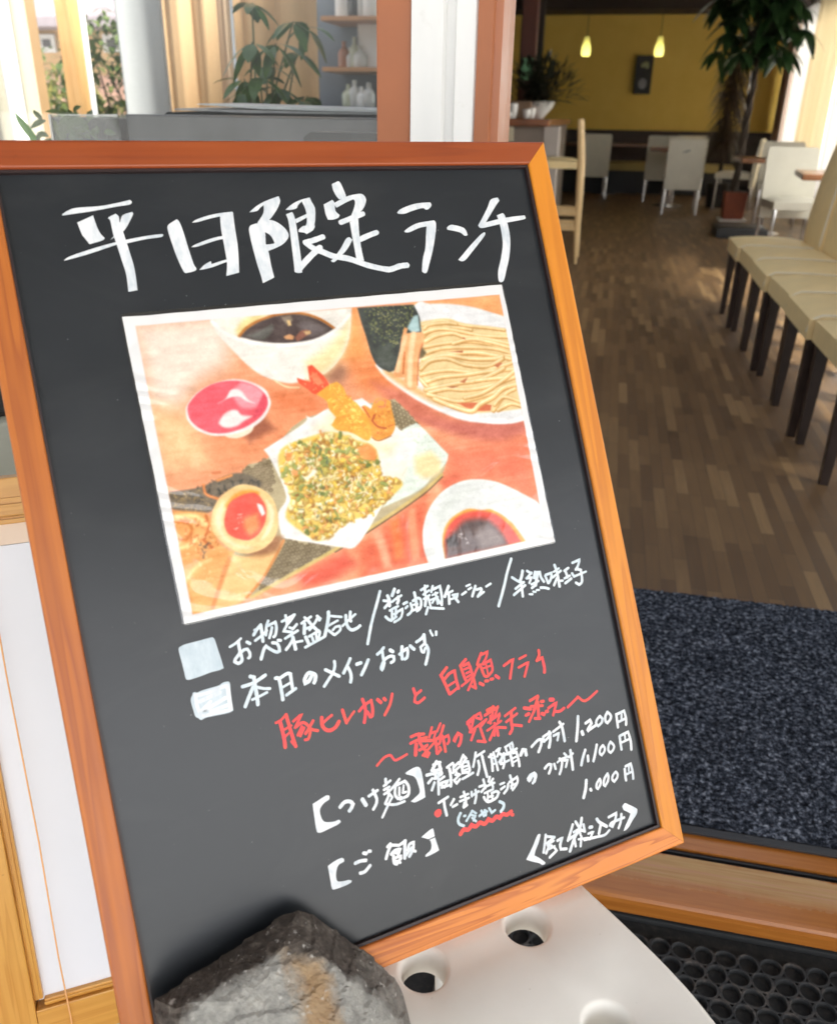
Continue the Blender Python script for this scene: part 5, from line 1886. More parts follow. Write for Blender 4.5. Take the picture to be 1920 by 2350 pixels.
# ------------------------------------------------------------------ row of cream dining chairs by the entrance
def cushion(bm, x0, x1, y0, y1, z0, z1, crown=0.012, n=10):
    """upholstered slab with a crowned, soft edged top"""
    g1 = []
    for j in range(n + 1):
        row = []
        for i in range(n + 1):
            u, v_ = i / n * 2 - 1, j / n * 2 - 1
            e = (1 - abs(u) ** 6) * (1 - abs(v_) ** 6)
            row.append(bm.verts.new((x0 + (x1 - x0) * i / n, y0 + (y1 - y0) * j / n, z1 - 0.016 * (1 - e) + crown * (1 - u * u) * (1 - v_ * v_))))
        g1.append(row)
    for j in range(n):
        for i in range(n):
            bm.faces.new((g1[j][i], g1[j][i + 1], g1[j + 1][i + 1], g1[j + 1][i]))
    ring = [g1[0][i] for i in range(n + 1)] + [g1[j][n] for j in range(1, n + 1)] + [g1[n][i] for i in range(n - 1, -1, -1)] + [g1[j][0] for j in range(n - 1, 0, -1)]
    low = [bm.verts.new((v_.co.x * 0.995 + 0.0025 * (x0 + x1), v_.co.y, z0)) for v_ in ring]
    m = len(ring)
    for q in range(m):
        bm.faces.new((ring[q], low[q], low[(q + 1) % m], ring[(q + 1) % m]))
    bm.faces.new(low)
m_pipe = simple('cream_piping', (0.72, 0.66, 0.52), 0.45, 0.04, 10)
def row_chair():
    t = thing('upholstered_chair', 'x', 'chair', (0, 0, 0), 0, 'row of cream chairs along the right of the entrance')
    bm = BM(); cushion(bm, -0.2265, 0.2265, -0.19, 0.21, 0.365, 0.452); s = obj('seat', bm, m_cream, t, True)
    bm = BM()
    sweep(bm, [(-0.224, -0.17, 0.447), (-0.224, 0.06, 0.452), (-0.222, 0.17, 0.449), (-0.218, 0.205, 0.43), (-0.217, 0.2125, 0.39)], 0.0042, 6)
    obj('piping', bm, m_pipe, s, True)
    bm = BM()
    A = []
    for z, y in ((0.37, -0.195), (0.55, -0.20), (0.75, -0.225), (0.93, -0.265), (0.97, -0.275)):
        A.append((z, y))
    th = 0.07
    prev = None
    for q, (z, y) in enumerate(A):
        w = 0.2255 - (0.012 if q == len(A) - 1 else 0)
        ring = [bm.verts.new(p) for p in ((-w, y - th * (0.6 if q == 4 else 1), z), (w, y - th * (0.6 if q == 4 else 1), z), (w, y, z), (0, y + 0.012, z), (-w, y, z))]
        if prev:
            for i in range(5): bm.faces.new((prev[i], prev[(i + 1) % 5], ring[(i + 1) % 5], ring[i]))
        else: bm.faces.new(ring[::-1])
        prev = ring
    bm.faces.new(prev)
    bmesh.ops.bevel(bm, geom=[e for e in bm.edges if e.calc_face_angle(0) > 0.6], offset=0.012, segments=3, affect='EDGES')
    b = obj('backrest', bm, m_cream, t, True)
    bm = BM(); sweep(bm, [(-0.222, -0.196, 0.46), (-0.222, -0.205, 0.56), (-0.222, -0.225, 0.75), (-0.220, -0.262, 0.93)], 0.006, 6); obj('piping', bm, m_pipe, b, True)
    for sx in (-0.19, 0.19):
        bm = BM()
        prism_pts = []
        for (y0, y1, lean) in ((0.155, 0.2, 0.012),):
            q = [(-0.022, -0.022), (0.022, -0.022), (0.022, 0.022), (-0.022, 0.022)]
            top = [bm.verts.new((sx + a, 0.178 + b_, 0.366)) for a, b_ in q]
            bot = [bm.verts.new((sx + a * 0.6, 0.186 + b_ * 0.6, 0.0)) for a, b_ in q]
            for i in range(4): bm.faces.new((top[i], bot[i], bot[(i + 1) % 4], top[(i + 1) % 4]))
            bm.faces.new(top); bm.faces.new(bot[::-1])
        obj('leg', bm, m_darkleg, t)
        bm = BM()
        q = [(-0.022, -0.022), (0.022, -0.022), (0.022, 0.022), (-0.022, 0.022)]
        top = [bm.verts.new((sx + a, -0.21 + b_, 0.37)) for a, b_ in q]
        bot = [bm.verts.new((sx + a * 0.6, -0.26 + b_ * 0.6, 0.0)) for a, b_ in q]
        for i in range(4): bm.faces.new((top[i], bot[i], bot[(i + 1) % 4], top[(i + 1) % 4]))
        bm.faces.new(top); bm.faces.new(bot[::-1])
        obj('leg', bm, m_darkleg, t)
    return t
rc = row_chair()
ordn = ['farthest cream chair of the row, at the end beside the dark plinth', 'second cream chair from the far end of the row', 'third cream chair from the far end of the row', 'fourth cream chair from the far end of the row', 'cream chair second nearest to the door in the row', 'nearest cream chair of the row, cut by the right edge of the photo']
for i in range(6):
    y = 5.205 - 0.4575 * i
    o = rc if i == 0 else dup(rc, (0, 0, 0))
    o.location = (0.893 + 0.012 * (i % 2) + 0.006 * i, y, 0); o.rotation_euler = (0, 0, PI / 2 + (0.01 if i % 2 else -0.008))
    o['label'] = ordn[i]

# ------------------------------------------------------------------ dining chairs with white covers, tables
m_cover = simple('white_chair_cover', (0.60, 0.57, 0.48), 0.6, 0.04, 10, 0.1)
def cover_chair():
    t = thing('dining_chair', 'x', 'chair', (0, 0, 0), 0, 'white covered dining chairs in the back of the room')
    bm = BM(); cushion(bm, -0.215, 0.215, -0.19, 0.22, 0.385, 0.462, 0.01, 8); obj('seat', bm, m_cover, t, True)
    bm = BM()
    prev = None
    for z, y, w, th in ((0.285, -0.20, 0.212, 0.05), (0.45, -0.205, 0.215, 0.05), (0.65, -0.225, 0.216, 0.045), (0.83, -0.255, 0.214, 0.04), (0.855, -0.26, 0.20, 0.02)):
        ring = [bm.verts.new(p) for p in ((-w, y - th, z), (w, y - th, z), (w, y, z), (-w, y, z))]
        if prev:
            for i in range(4): bm.faces.new((prev[i], prev[(i + 1) % 4], ring[(i + 1) % 4], ring[i]))
        else: bm.faces.new(ring[::-1])
        prev = ring
    bm.faces.new(prev)
    bmesh.ops.bevel(bm, geom=[e for e in bm.edges if e.calc_face_angle(0) > 0.6], offset=0.01, segments=2, affect='EDGES')
    obj('backrest', bm, m_cover, t, True)
    for sx, sy in ((-0.19, -0.225), (0.19, -0.225), (-0.19, 0.19), (0.19, 0.19)):
        bm = BM(); sweep(bm, [(sx, sy, 0.387), (sx * 1.04, sy + (-0.03 if sy < 0 else 0.01), 0.0)], [0.015, 0.013], 10); obj('leg', bm, m_chrome, t, True)
    return t
cc0 = cover_chair()
spots = [(0.80, 11.62, 0.0, 'white covered chair with its back to the door, in front of the others'),
         (0.62, 13.3, -0.05, 'white covered chair partly hidden behind the front white chair'),
         (-0.34, 13.7, 0.1, 'shaded grey white chair standing alone left of the front white chair'),
         (1.50, 12.3, 1.35, 'white covered chair turned sideways behind the red plant pot'),
         (1.74, 10.45, PI - 0.12, 'cream covered chair behind the wooden table with the chrome leg'),
         (1.50, 8.15, PI + 0.1, 'cream covered chair nearest to the bench row, behind the smaller table'),
         (1.02, 13.9, 0.0, 'white covered chair at the back, right of the front white chair')]
for i, (x, y, a, lb) in enumerate(spots):
    o = cc0 if i == 0 else dup(cc0, (0, 0, 0))
    o.location = (x, y, 0); o.rotation_euler = (0, 0, a); o['label'] = lb
# the blue scribble mark on the front chair's cover
bm = BM()
sweep(bm, [(-0.05, -0.2785, 0.70), (-0.02, -0.281, 0.712), (0.02, -0.283, 0.722), (0.045, -0.2835, 0.727), (0.0, -0.2815, 0.713)], [0.002, 0.006, 0.008, 0.004, 0.003], 5)
obj('cover_mark', bm, simple('blue_grey_mark', (0.10, 0.14, 0.18), 0.7), cc0)

m_table = wood('table_wood', (0.10, 0.035, 0.012), (0.22, 0.085, 0.03), 0, 40, 0.28, 0.05, (0, 0, 0), 0.05, 0.5)
def table(x, y, w, d, a, label):
    t = thing('dining_table', label, 'table', (x, y, 0), a)
    bm = BM(); box(bm, (-w / 2, -d / 2, 0.68), (w / 2, d / 2, 0.722), 0.01, 3); obj('table_top', bm, m_table, t)
    bm = BM(); lathe(bm, [(0.032, 0.012), (0.032, 0.679)], 16); obj('leg', bm, m_chrome, t, True)
    bm = BM(); lathe(bm, [(0.20, 0.0), (0.20, 0.008), (0.05, 0.0118)], 24); obj('base', bm, m_chrome, t, True)
    return t
table(1.50, 9.72, 0.64, 0.60, 0.03, 'wooden table with a chrome leg behind the far end of the bench row')
table(1.66, 7.10, 0.70, 0.70, -0.1, 'wooden table nearer the door, half hidden by the cream chair backs')
table(0.72, 12.55, 0.62, 0.62, 0, 'small wooden table between the white covered chairs at the back')
table(-0.15, 14.3, 1.2, 0.6, 0, 'dark wide table in front of the ochre wall')

# a long cream bench seat along the back wall
t = thing('wall_bench', 'yellowish upholstered bench along the foot of the ochre wall', 'bench', (0.2, 14.72, 0))
bm = BM(); cushion(bm, -1.2, 1.6, -0.24, 0.20, 0.33, 0.45, 0.01, 12); obj('seat', bm, simple('mustard_seat', (0.40, 0.30, 0.10), 0.6, 0.08), t, True)
bm = BM(); box(bm, (-1.18, -0.2, 0.0), (1.58, 0.2, 0.329)); obj('plinth', bm, m_black, t)

# ------------------------------------------------------------------ bar stool, bar counter and what stands on it
m_birch = wood('birch', (0.50, 0.33, 0.15), (0.62, 0.44, 0.22), 2, 50, 0.45, 0.05, (0, 0, 0), 0.05)
t = thing('bar_stool', 'pale wooden bar stool with a cream seat in front of the counter', 'bar stool', (-0.455, 7.27, 0), PI / 2)
# faces the counter on the left: local +y is -x of the room
for sx in (-0.185, 0.185):
    bm = BM()
    P = [(sx, -0.155, 1.045), (sx, -0.175, 0.86), (sx, -0.188, 0.72), (sx, -0.195, 0.5), (sx, -0.20, 0.25), (sx * 1.02, -0.215, 0.0)]
    sweep(bm, P, [0.017, 0.021, 0.023, 0.021, 0.018, 0.011], 8, True, 0.8); obj('back_post', bm, m_birch, t, True)
    bm = BM(); sweep(bm, [(sx, 0.17, 0.70), (sx * 1.02, 0.18, 0.0)], [0.02, 0.013], 8); obj('leg', bm, m_birch, t, True)
bm = BM(); box(bm, (-0.16, -0.175, 0.86), (0.16, -0.155, 1.03), 0.008); obj('back_panel', bm, m_birch, t)
bm = BM(); cushion(bm, -0.20, 0.20, -0.165, 0.205, 0.70, 0.765, 0.01, 8); obj('seat', bm, m_cream, t, True)
for z in (0.27, 0.38):
    for sx in (-0.185, 0.185):
        bm = BM(); box(bm, (sx - 0.011, -0.185, z - 0.02), (sx + 0.011, 0.17, z + 0.02), 0.003)
        obj('stretcher', bm, m_birch, t)

t = thing('bar_counter', 'bar counter with a reddish brown wooden top and pale panelled front', 'counter', (-1.5, 8.0, 0))
bm = BM(); box(bm, (-0.98, 0.06, 0.0), (0.86, 3.5, 0.982)); obj('body', bm, simple('counter_body', (0.22, 0.18, 0.15), 0.7, 0.1), t)
bm = BM(); box(bm, (-0.98, 0.0, 0.984), (0.904, 3.6, 1.040), 0.006); obj('counter_top', bm, wood('counter_wood', (0.14, 0.045, 0.015), (0.26, 0.09, 0.03), 0, 30, 0.25, 0.05, (0, 0, 0), 0.05, 0.5), t)
bm = BM(); box(bm, (0.30, 0.03, 0.86), (0.60, 0.058, 0.975), 0.004); box(bm, (0.30, 0.03, 0.70), (0.58, 0.058, 0.84), 0.004); obj('front_panel', bm, simple('cream_panel', (0.62, 0.56, 0.40), 0.6, 0.05), t)
bm = BM(); box(bm, (0.862, 0.05, 0.0), (0.99, 0.25, 0.98), 0.004); obj('end_post', bm, simple('pale_post', (0.45, 0.40, 0.36), 0.7, 0.06), t)

m_porc = simple('porcelain', (0.72, 0.70, 0.66), 0.25, 0.03)
def cup(x, y, z, r, h, label, name='cup'):
    bm = BM(); lathe(bm, [(r * 0.6, 0), (r * 0.7, 0.004), (r * 0.95, h * 0.5), (r, h), (r * 0.92, h), (r * 0.85, h * 0.5), (r * 0.5, 0.01)], 18, (0, 0, 0))
    o = obj(name, bm, m_porc, None, True); o.location = (x, y, z)
    return tag(o, label, 'cup', 'white crockery on the bar counter')
CT = 1.0408
for i, (px, h, r, lb) in enumerate(((1152, 0.09, 0.04, 'white cup at the left end of the counter beside the door frame'), (1163, 0.05, 0.045, 'low white bowl between two white cups on the counter'), (1175, 0.12, 0.04, 'tall white cup on the counter left of the red brown post'), (1205, 0.075, 0.036, 'small white cup in front of the red brown post'), (1216, 0.085, 0.034, 'white cup on the counter between the post and the vase'))):
    p = at(px, 265, 1, 8.3)
    cup(p.x, 8.25 + 0.05 * i, CT, r, h, lb)
p = at(1180, 258, 1, 9.0)
bm = BM(); box(bm, (-0.16, -0.1, 0), (0.16, 0.1, 0.15), 0.005); o = obj('wooden_box', bm, simple('box_wood', (0.20, 0.12, 0.07), 0.6, 0.1)); o.location = (p.x, 9.0, CT); tag(o, 'brown wooden box behind the white cups on the counter', 'box')

t = thing('post', 'dark red brown wooden post with a green notice above the counter', 'post', (-0.98, 9.75, 0))
bm = BM(); box(bm, (-0.075, -0.08, 1.0406), (0.075, 0.08, 2.47), 0.006); obj('shaft', bm, simple('post_wood', (0.085, 0.022, 0.012), 0.5, 0.15), t)
bm = BM(); box(bm, (-0.06, -0.0835, 1.395), (0.06, -0.0805, 1.59), 0.0008); obj('green_notice', bm, simple('green_notice', (0.22, 0.50, 0.27), 0.5, 0.04), t)

# vase with a dark bushy plant on the counter
t = thing('potted_bush', 'dark feathery plant in a white bowl vase on the counter', 'plant', (-0.80, 9.2, CT))
bm = BM(); lathe(bm, [(0.05, 0), (0.06, 0.01), (0.14, 0.10), (0.16, 0.15), (0.15, 0.15), (0.13, 0.10), (0.04, 0.03)], 20); obj('vase', bm, m_porc, t, True)
bm = BM(); rr = random.Random(9)
for i in range(1000):
    a = rr.random() * 2 * PI; e = rr.uniform(0.2, 1.45)
    d = Vector((math.cos(a) * math.cos(e), math.sin(a) * math.cos(e), math.sin(e)))
    b0 = Vector((0, 0, 0.10)) + d * rr.uniform(0.02, 0.42)
    leaf(bm, b0, d + Vector((rr.uniform(-.5, .5), rr.uniform(-.5, .5), rr.uniform(-.2, .3))), (0, 0, 1), rr.uniform(0.08, 0.18), rr.uniform(0.016, 0.034), 0.2, 0.25, 2)
obj('foliage', bm, leafmat('dark_foliage', (0.010, 0.012, 0.007), (0.03, 0.032, 0.016), 0.1), t)

# shelf clutter behind the counter: two pale jars
for px, py, lb in ((1196, 180, 'upper pale jar on the dark wall shelf left of the post'), (1192, 208, 'lower pale jar on the dark wall shelf left of the post')):
    pass
t = thing('wall_shelf', 'dark shelf rack on the side wall behind the counter', 'shelf', (-1.62, 11.2, 1.06))
bm = BM()
for z in (0.20, 0.42): box(bm, (-0.3, -0.12, z), (0.3, 0.12, z + 0.02), 0.002)
obj('board', bm, simple('shelf_dark', (0.05, 0.03, 0.02), 0.6), t)
for sx in (-0.29, 0.27):
    bm = BM(); box(bm, (sx, -0.11, 0.0), (sx + 0.02, 0.11, 0.60)); obj('side', bm, m_black, t)
for x, z, lb in ((-1.42, 1.281, 'pale round jar on the lower board of the shelf rack'), (-1.40, 1.501, 'pale round jar on the upper board of the shelf rack')):
    bm = BM(); lathe(bm, [(0.05, 0), (0.075, 0.02), (0.08, 0.09), (0.05, 0.12), (0.02, 0.125)], 16); o = obj('jar', bm, m_porc, None, True); o.location = (x, 11.15, z); tag(o, lb, 'jar')

# ------------------------------------------------------------------ pendant lamps, picture
for i, (px, lb) in enumerate(((1345, 'lit yellow glass pendant lamp on the left of the ochre wall'), (1513, 'lit yellow glass pendant lamp above the framed picture'))):
    p = at(px, 106, 1, 12.0)
    t = thing('pendant_lamp', lb, 'pendant lamp', (p.x, 12.0, p.z), 0, 'pendant lamps in front of the ochre wall')
    k = NT('lamp_glass')
    sep = k.n('SeparateXYZ'); k.l(k.coord(), sep.inputs[0])
    k.base((0.6, 0.55, 0.15)); k.rough(0.3)
    mr = k.n('MapRange'); k.l(sep.outputs[2], mr.inputs[0]); mr.inputs[1].default_value = -0.08; mr.inputs[2].default_value = 0.10; mr.inputs[3].default_value = 1.0; mr.inputs[4].default_value = 0.12
    k.p.inputs['Emission Color'].default_value = (0.80, 0.70, 0.16, 1)
    k.l(k.math('MULTIPLY', mr.outputs[0], 0.75), k.p.inputs['Emission Strength'])
    bm = BM(); lathe(bm, [(0.034, -0.105), (0.048, -0.10), (0.056, -0.06), (0.052, 0.0), (0.036, 0.05), (0.030, 0.10), (0.022, 0.108)], 18); obj('shade', bm, k.m, t, True)
    bm = BM(); sweep(bm, [(0, 0, 0.108), (0, 0, 2.617 - p.z)], 0.004, 6); obj('cable', bm, m_black, t)
a = at(1458, 128, 1, 14.96); b = at(1494, 214, 1, 14.96)
t = thing('framed_picture', 'tall black framed picture hanging on the ochre wall', 'picture', ((0.14 + 0.385) / 2, 14.955, 1.665))
bm = BM()
w_, h2 = 0.125, 0.26
for (x0, x1, z0, z1) in ((-w_, w_, h2 - 0.035, h2), (-w_, w_, -h2, -h2 + 0.035), (-w_, -w_ + 0.035, -h2 + 0.0352, h2 - 0.0352), (w_ - 0.035, w_, -h2 + 0.0352, h2 - 0.0352)): box(bm, (x0, -0.03, z0), (x1, 0.04, z1), 0.003)
obj('frame', bm, m_black, t)
bm = BM(); box(bm, (-w_ + 0.03, 0.0, -h2 + 0.03), (w_ - 0.03, 0.02, h2 - 0.03)); obj('picture_ground', bm, m_black, t)
bm = BM()
for cx, cz, sx, sz in ((0.02, 0.15, 0.045, 0.03), (-0.02, 0.13, 0.03, 0.03), (0.04, 0.12, 0.03, 0.035)):
    lathe(bm, [(1, -0.001), (1, 0.001)], 14); 
    for v_ in bm.verts[-28:]: v_.co = Vector((cx + v_.co.x * sx, -0.004 + v_.co.z, cz + v_.co.y * sz))
obj('pale_flowers', bm, simple('pale_flower', (0.50, 0.55, 0.30), 0.6, 0.3, 40), t)
bm = BM()
lathe(bm, [(1, -0.001), (1, 0.001)], 16)
for v_ in bm.verts: v_.co = Vector((0.0 + v_.co.x * 0.06, -0.004 + v_.co.z, -0.12 + v_.co.y * 0.075))
obj('grey_bowl', bm, simple('grey_shape', (0.30, 0.31, 0.34), 0.6, 0.2, 30), t)

# ------------------------------------------------------------------ tall potted tree, dried plant, chrome stand
m_leafd = leafmat('broad_leaf', (0.014, 0.040, 0.014), (0.040, 0.085, 0.028), 0.25, 0.35)
m_bark = simple('bark', (0.05, 0.035, 0.025), 0.85, 0.3, 30, 0.6)
t = thing('potted_tree', 'tall potted tree with broad dark leaves and a braided trunk in a red pot', 'plant', (1.37, 10.95, 0.0))
bm = BM(); box(bm, (-0.125, -0.125, 0.02), (0.125, 0.125, 0.315), 0.012, 3)
for v_ in bm.verts:
    s = 0.86 + 0.14 * (v_.co.z / 0.315); v_.co.x *= s; v_.co.y *= s
obj('pot', bm, simple('terracotta', (0.24, 0.055, 0.022), 0.6, 0.12, 12), t)
bm = BM(); box(bm, (-0.15, -0.15, 0.0), (0.15, 0.15, 0.019), 0.004); obj('saucer', bm, m_porc, t)
bm = BM(); box(bm, (-0.11, -0.11, 0.316), (0.11, 0.11, 0.322)); obj('soil', bm, simple('soil_dark', (0.02, 0.015, 0.012), 0.95, 0.3), t)
for q in range(3):
    bm = BM(); P = []
    for i in range(40):
        s = i / 39; a = 2 * PI * q / 3 + s * 14
        P.append((0.022 * math.cos(a) - 0.02 + 0.03 * s, 0.022 * math.sin(a), 0.32 + 1.45 * s))
    sweep(bm, P, [0.024 - 0.008 * i / 39 for i in range(40)], 7); obj('trunk', bm, m_bark, t, True)
bm = BM(); rr = random.Random(21); stems = BM()
heads = []
for i in range(38):
    a = rr.random() * 2 * PI
    L = rr.uniform(0.10, 0.50)
    z = rr.uniform(1.78, 2.35)
    tip = Vector((0.02 + math.cos(a) * L * (0.95 if math.cos(a) > 0 else 1.1), math.sin(a) * L * 0.6, z - 0.18 * L))
    sweep(stems, [(0.01, 0, 1.62 + 0.15 * rr.random()), tuple((tip + Vector((0, 0, 1.75))) * 0.5 + Vector((0, 0, 0.05 - 0.875 + 0.85))) if False else (tip.x * 0.5, tip.y * 0.5, (1.65 + tip.z) / 2 + 0.12), tuple(tip)], [0.008, 0.006, 0.004], 5)
    heads.append(tip)
for tip in heads:
    n = rr.randint(5, 7); off = rr.random() * 6
    for q in range(n):
        a = off + 2 * PI * q / n
        d = Vector((math.cos(a), math.sin(a), rr.uniform(-0.55, 0.1)))
        leaf(bm, tip, d, (0, 0, 1), rr.uniform(0.19, 0.30), rr.uniform(0.10, 0.14), 0.12, rr.uniform(0.35, 0.8), 5)
obj('crown', bm, m_leafd, t); obj('branches', stems, m_bark, t)

t = thing('dried_plant', 'tall brown drooping plant behind the trunk of the potted tree', 'plant', (1.34, 12.6, 0))
bm = BM(); lathe(bm, [(0.12, 0), (0.15, 0.3), (0.14, 0.3), (0.1, 0.05)], 16); obj('pot', bm, m_black, t, True)
bm = BM(); sweep(bm, [(0, 0, 0.25), (0.02, 0, 1.0), (0, 0, 1.75)], [0.03, 0.02, 0.012], 8); obj('stem', bm, m_bark, t, True)
bm = BM(); rr = random.Random(31)
for i in range(520):
    z = rr.uniform(0.75, 1.8); a = rr.random() * 2 * PI
    d = Vector((math.cos(a), math.sin(a), rr.uniform(-0.6, 0.5)))
    leaf(bm, Vector((0, 0, z)) + d * rr.uniform(0, 0.06), d, (0, 0, 1), rr.uniform(0.14, 0.30), 0.022, 0.2, 0.9, 3)
obj('foliage', bm, leafmat('brown_foliage', (0.035, 0.022, 0.014), (0.075, 0.05, 0.03), 0.1), t)

t = thing('coat_stand', 'thin chrome stand in front of the brown drooping plant', 'stand', (1.545, 12.7, 0))
bm = BM(); sweep(bm, [(0, 0, 0.02), (0.0, 0, 1.62)], 0.013, 10); obj('pole', bm, m_chrome, t, True)
bm = BM(); lathe(bm, [(0.14, 0), (0.14, 0.012), (0.03, 0.02)], 20); obj('base', bm, m_black, t, True)
bm = BM()
for z in (1.05, 1.14): lathe(bm, [(0.006, z - 0.02), (0.02, z), (0.006, z + 0.02)], 12)
obj('collar', bm, m_chrome, t, True)

t = thing('low_plinth', 'low black plinth on the floor below the red pot', 'plinth', (1.27, 9.42, 0))
bm = BM(); box(bm, (-0.24, -0.26, 0.0), (0.24, 0.26, 0.09), 0.006); obj('body', bm, m_black, t)
bm = BM(); box(bm, (-0.20, -0.22, 0.0905), (0.20, 0.22, 0.10), 0.003); obj('lid', bm, simple('plinth_lid', (0.03, 0.028, 0.028), 0.4), t)

# ------------------------------------------------------------------ sunroom seen through the left window
m_room = simple('room_plaster', (0.16, 0.15, 0.14), 0.8, 0.1, 5)
bm = BM()
a = Vector((-0.235, 1.21, 0)); b = Vector((-1.12, 5.12, 0)); d = (b - a).normalized(); s = Vector((-d.y, d.x, 0)) * 0.03
vs = []
for z in (0.0, 2.62):
    for p in (a + s, a - s, b - s, b + s): vs.append(bm.verts.new((p.x, p.y, z)))
for f_ in ((0, 1, 2, 3), (7, 6, 5, 4), (0, 4, 5, 1), (1, 5, 6, 2), (2, 6, 7, 3), (3, 7, 4, 0)): bm.faces.new([vs[i] for i in f_])
tag(obj('partition', bm, glassmat('partition_glass', (0.95, 0.96, 0.95), 1.0)), 'unseen slanted glass partition added to pass sunroom light into the dining room', 'partition')  # out of view; added in glass so sunroom light reaches the chair row
bm = BM(); box(bm, (-2.6, 5.2, 0), (-1.05, 5.3, 3.2)); tag(obj('sunroom_wall', bm, simple('slate_wall', (0.16, 0.18, 0.20), 0.8, 0.12, 4)), 'slate grey sunroom wall behind the bottle shelves', 'wall')

# wall shelves with bottles
p0 = at(726, 70, 1, 5.0); p1 = at(861, 70, 1, 5.0)
zs = [at(790, 42, 1, 5.0).z, at(790, 156, 1, 5.0).z]
m_shelfw = simple('shelf_wood', (0.42, 0.22, 0.10), 0.5, 0.12, 14)
bx = []
for i, (x0, z) in enumerate(((p0.x + 0.07, zs[0]), (p0.x + 0.07, zs[1]))):
    bm = BM(); box(bm, (x0, 4.86, z - 0.022), (-1.12, 5.197, z), 0.003)
    tag(obj('shelf', bm, m_shelfw), ['upper wooden wall shelf with tall bottles, right of the beige curtains', 'lower wooden wall shelf with small bottles and a white card'][i], 'shelf', 'wooden shelves on the slate wall')
def bottle(x, y, z, r, h, col, label, rough=0.15):
    bm = BM(); lathe(bm, [(r * 0.9, 0), (r, 0.01), (r, h * 0.55), (r * 0.8, h * 0.66), (r * 0.34, h * 0.78), (r * 0.32, h * 0.97), (r * 0.38, h)], 16)
    o = obj('bottle', bm, col, None, True); o.location = (x, y, z + 0.0006)
    return tag(o, label, 'bottle', 'bottles on the wall shelves')
bcol = {'clear': simple('clear_bottle', (0.50, 0.50, 0.47), 0.15, 0.05), 'white': simple('white_bottle', (0.66, 0.66, 0.63), 0.3, 0.05), 'dark': simple('dark_bottle', (0.06, 0.06, 0.06), 0.15, 0.05), 'amber': simple('amber_bottle', (0.30, 0.13, 0.07), 0.2, 0.05), 'green': simple('pale_green_bottle', (0.42, 0.44, 0.33), 0.2, 0.05)}
for px, c_, h, r_, sh, lb in ((784, 'white', 0.36, 0.04, 0, 'white bottle at the left end of the upper shelf'), (796, 'clear', 0.32, 0.035, 0, 'clear bottle second from the left on the upper shelf'), (812, 'dark', 0.34, 0.045, 0, 'dark bottle on the upper shelf'), (828, 'clear', 0.38, 0.038, 0, 'clear bottle on the upper shelf right of the dark one'), (846, 'white', 0.40, 0.045, 0, 'large white bottle beside the window frame on the upper shelf'),
                             (786, 'amber', 0.13, 0.035, 1, 'small amber bottle at the left of the lower shelf'), (799, 'clear', 0.10, 0.03, 1, 'small clear jar bottle on the lower shelf'), (810, 'green', 0.15, 0.03, 1, 'pale green bottle on the lower shelf'), (822, 'clear', 0.11, 0.04, 1, 'wide clear bottle on the lower shelf beside the white card')):
    p = at(px, 60, 1, 5.0)
    bottle(p.x, 5.02, zs[sh], r_, h, bcol[c_], lb)
p = at(842, 140, 1, 5.0)
bm = BM(); box(bm, (-0.06, -0.004, 0), (0.06, 0.004, 0.22), 0.001); o = obj('card', bm, m_white_paint); o.location = (p.x, 5.04, zs[1] + 0.001); tag(o, 'white card standing on the lower wall shelf', 'card')
# sideboard under the shelves with a few bottles
bm = BM(); box(bm, (-2.0, 4.7, 0), (-1.1, 5.18, at(800, 245, 1, 4.8).z), 0.005); tag(obj('sideboard', bm, simple('slate_sideboard', (0.20, 0.22, 0.24), 0.5, 0.08)), 'slate grey sideboard under the wall shelves', 'sideboard')
zt = at(800, 245, 1, 4.8).z
for px, c_, h, lb in ((800, 'green', 0.11, 'pale green bottle at the left on the sideboard'), (814, 'clear', 0.13, 'clear bottle in the middle of the sideboard'), (830, 'white', 0.10, 'short white bottle on the sideboard'), (846, 'clear', 0.12, 'clear bottle at the right end of the sideboard')):
    p = at(px, 240, 1, 4.9); bottle(p.x, 4.9, zt, 0.035, h, bcol[c_], lb)

# glossy dark counter right behind the pane, papers and a black folder on it
c0 = at(288, 266, 1, 1.62); c1 = at(861, 275, 1, 1.62)
zt = at(600, 266, 1, 1.62).z
t = thing('window_counter', 'glossy dark grey counter just inside the left window', 'counter', (0, 1.62, 0))
k = NT('grey_gloss'); v = k.coord(); f = k.noise(v, 6, 3)
k.base(k.ramp(f, [(0.3, (0.035, 0.037, 0.04)), (0.7, (0.085, 0.088, 0.095))])); k.rough(0.3)
bm = BM(); box(bm, (c0.x, 0, 0.0), (-0.40, 0.5, zt), 0.004); obj('body', bm, k.m, t)
t = thing('acrylic_screen', 'clear acrylic screen with bright edges at the left end of the counter', 'screen', (0, 1.60, 0))
e0 = at(116, 262, 1, 1.60); e1 = at(286, 264, 1, 1.60)
bm = BM(); box(bm, (e0.x, -0.003, 0.55), (c0.x - 0.004, 0.003, e0.z)); obj('pane', bm, glassmat('acrylic', (0.80, 0.82, 0.80), 1.0), t)
bm = BM(); sweep(bm, [(e0.x, -0.004, 0.55), (e0.x, -0.004, e0.z), (c0.x - 0.004, -0.004, e0.z)], 0.0025, 6); obj('edge', bm, simple('bright_edge', (0.8, 0.8, 0.76), 0.3), t)
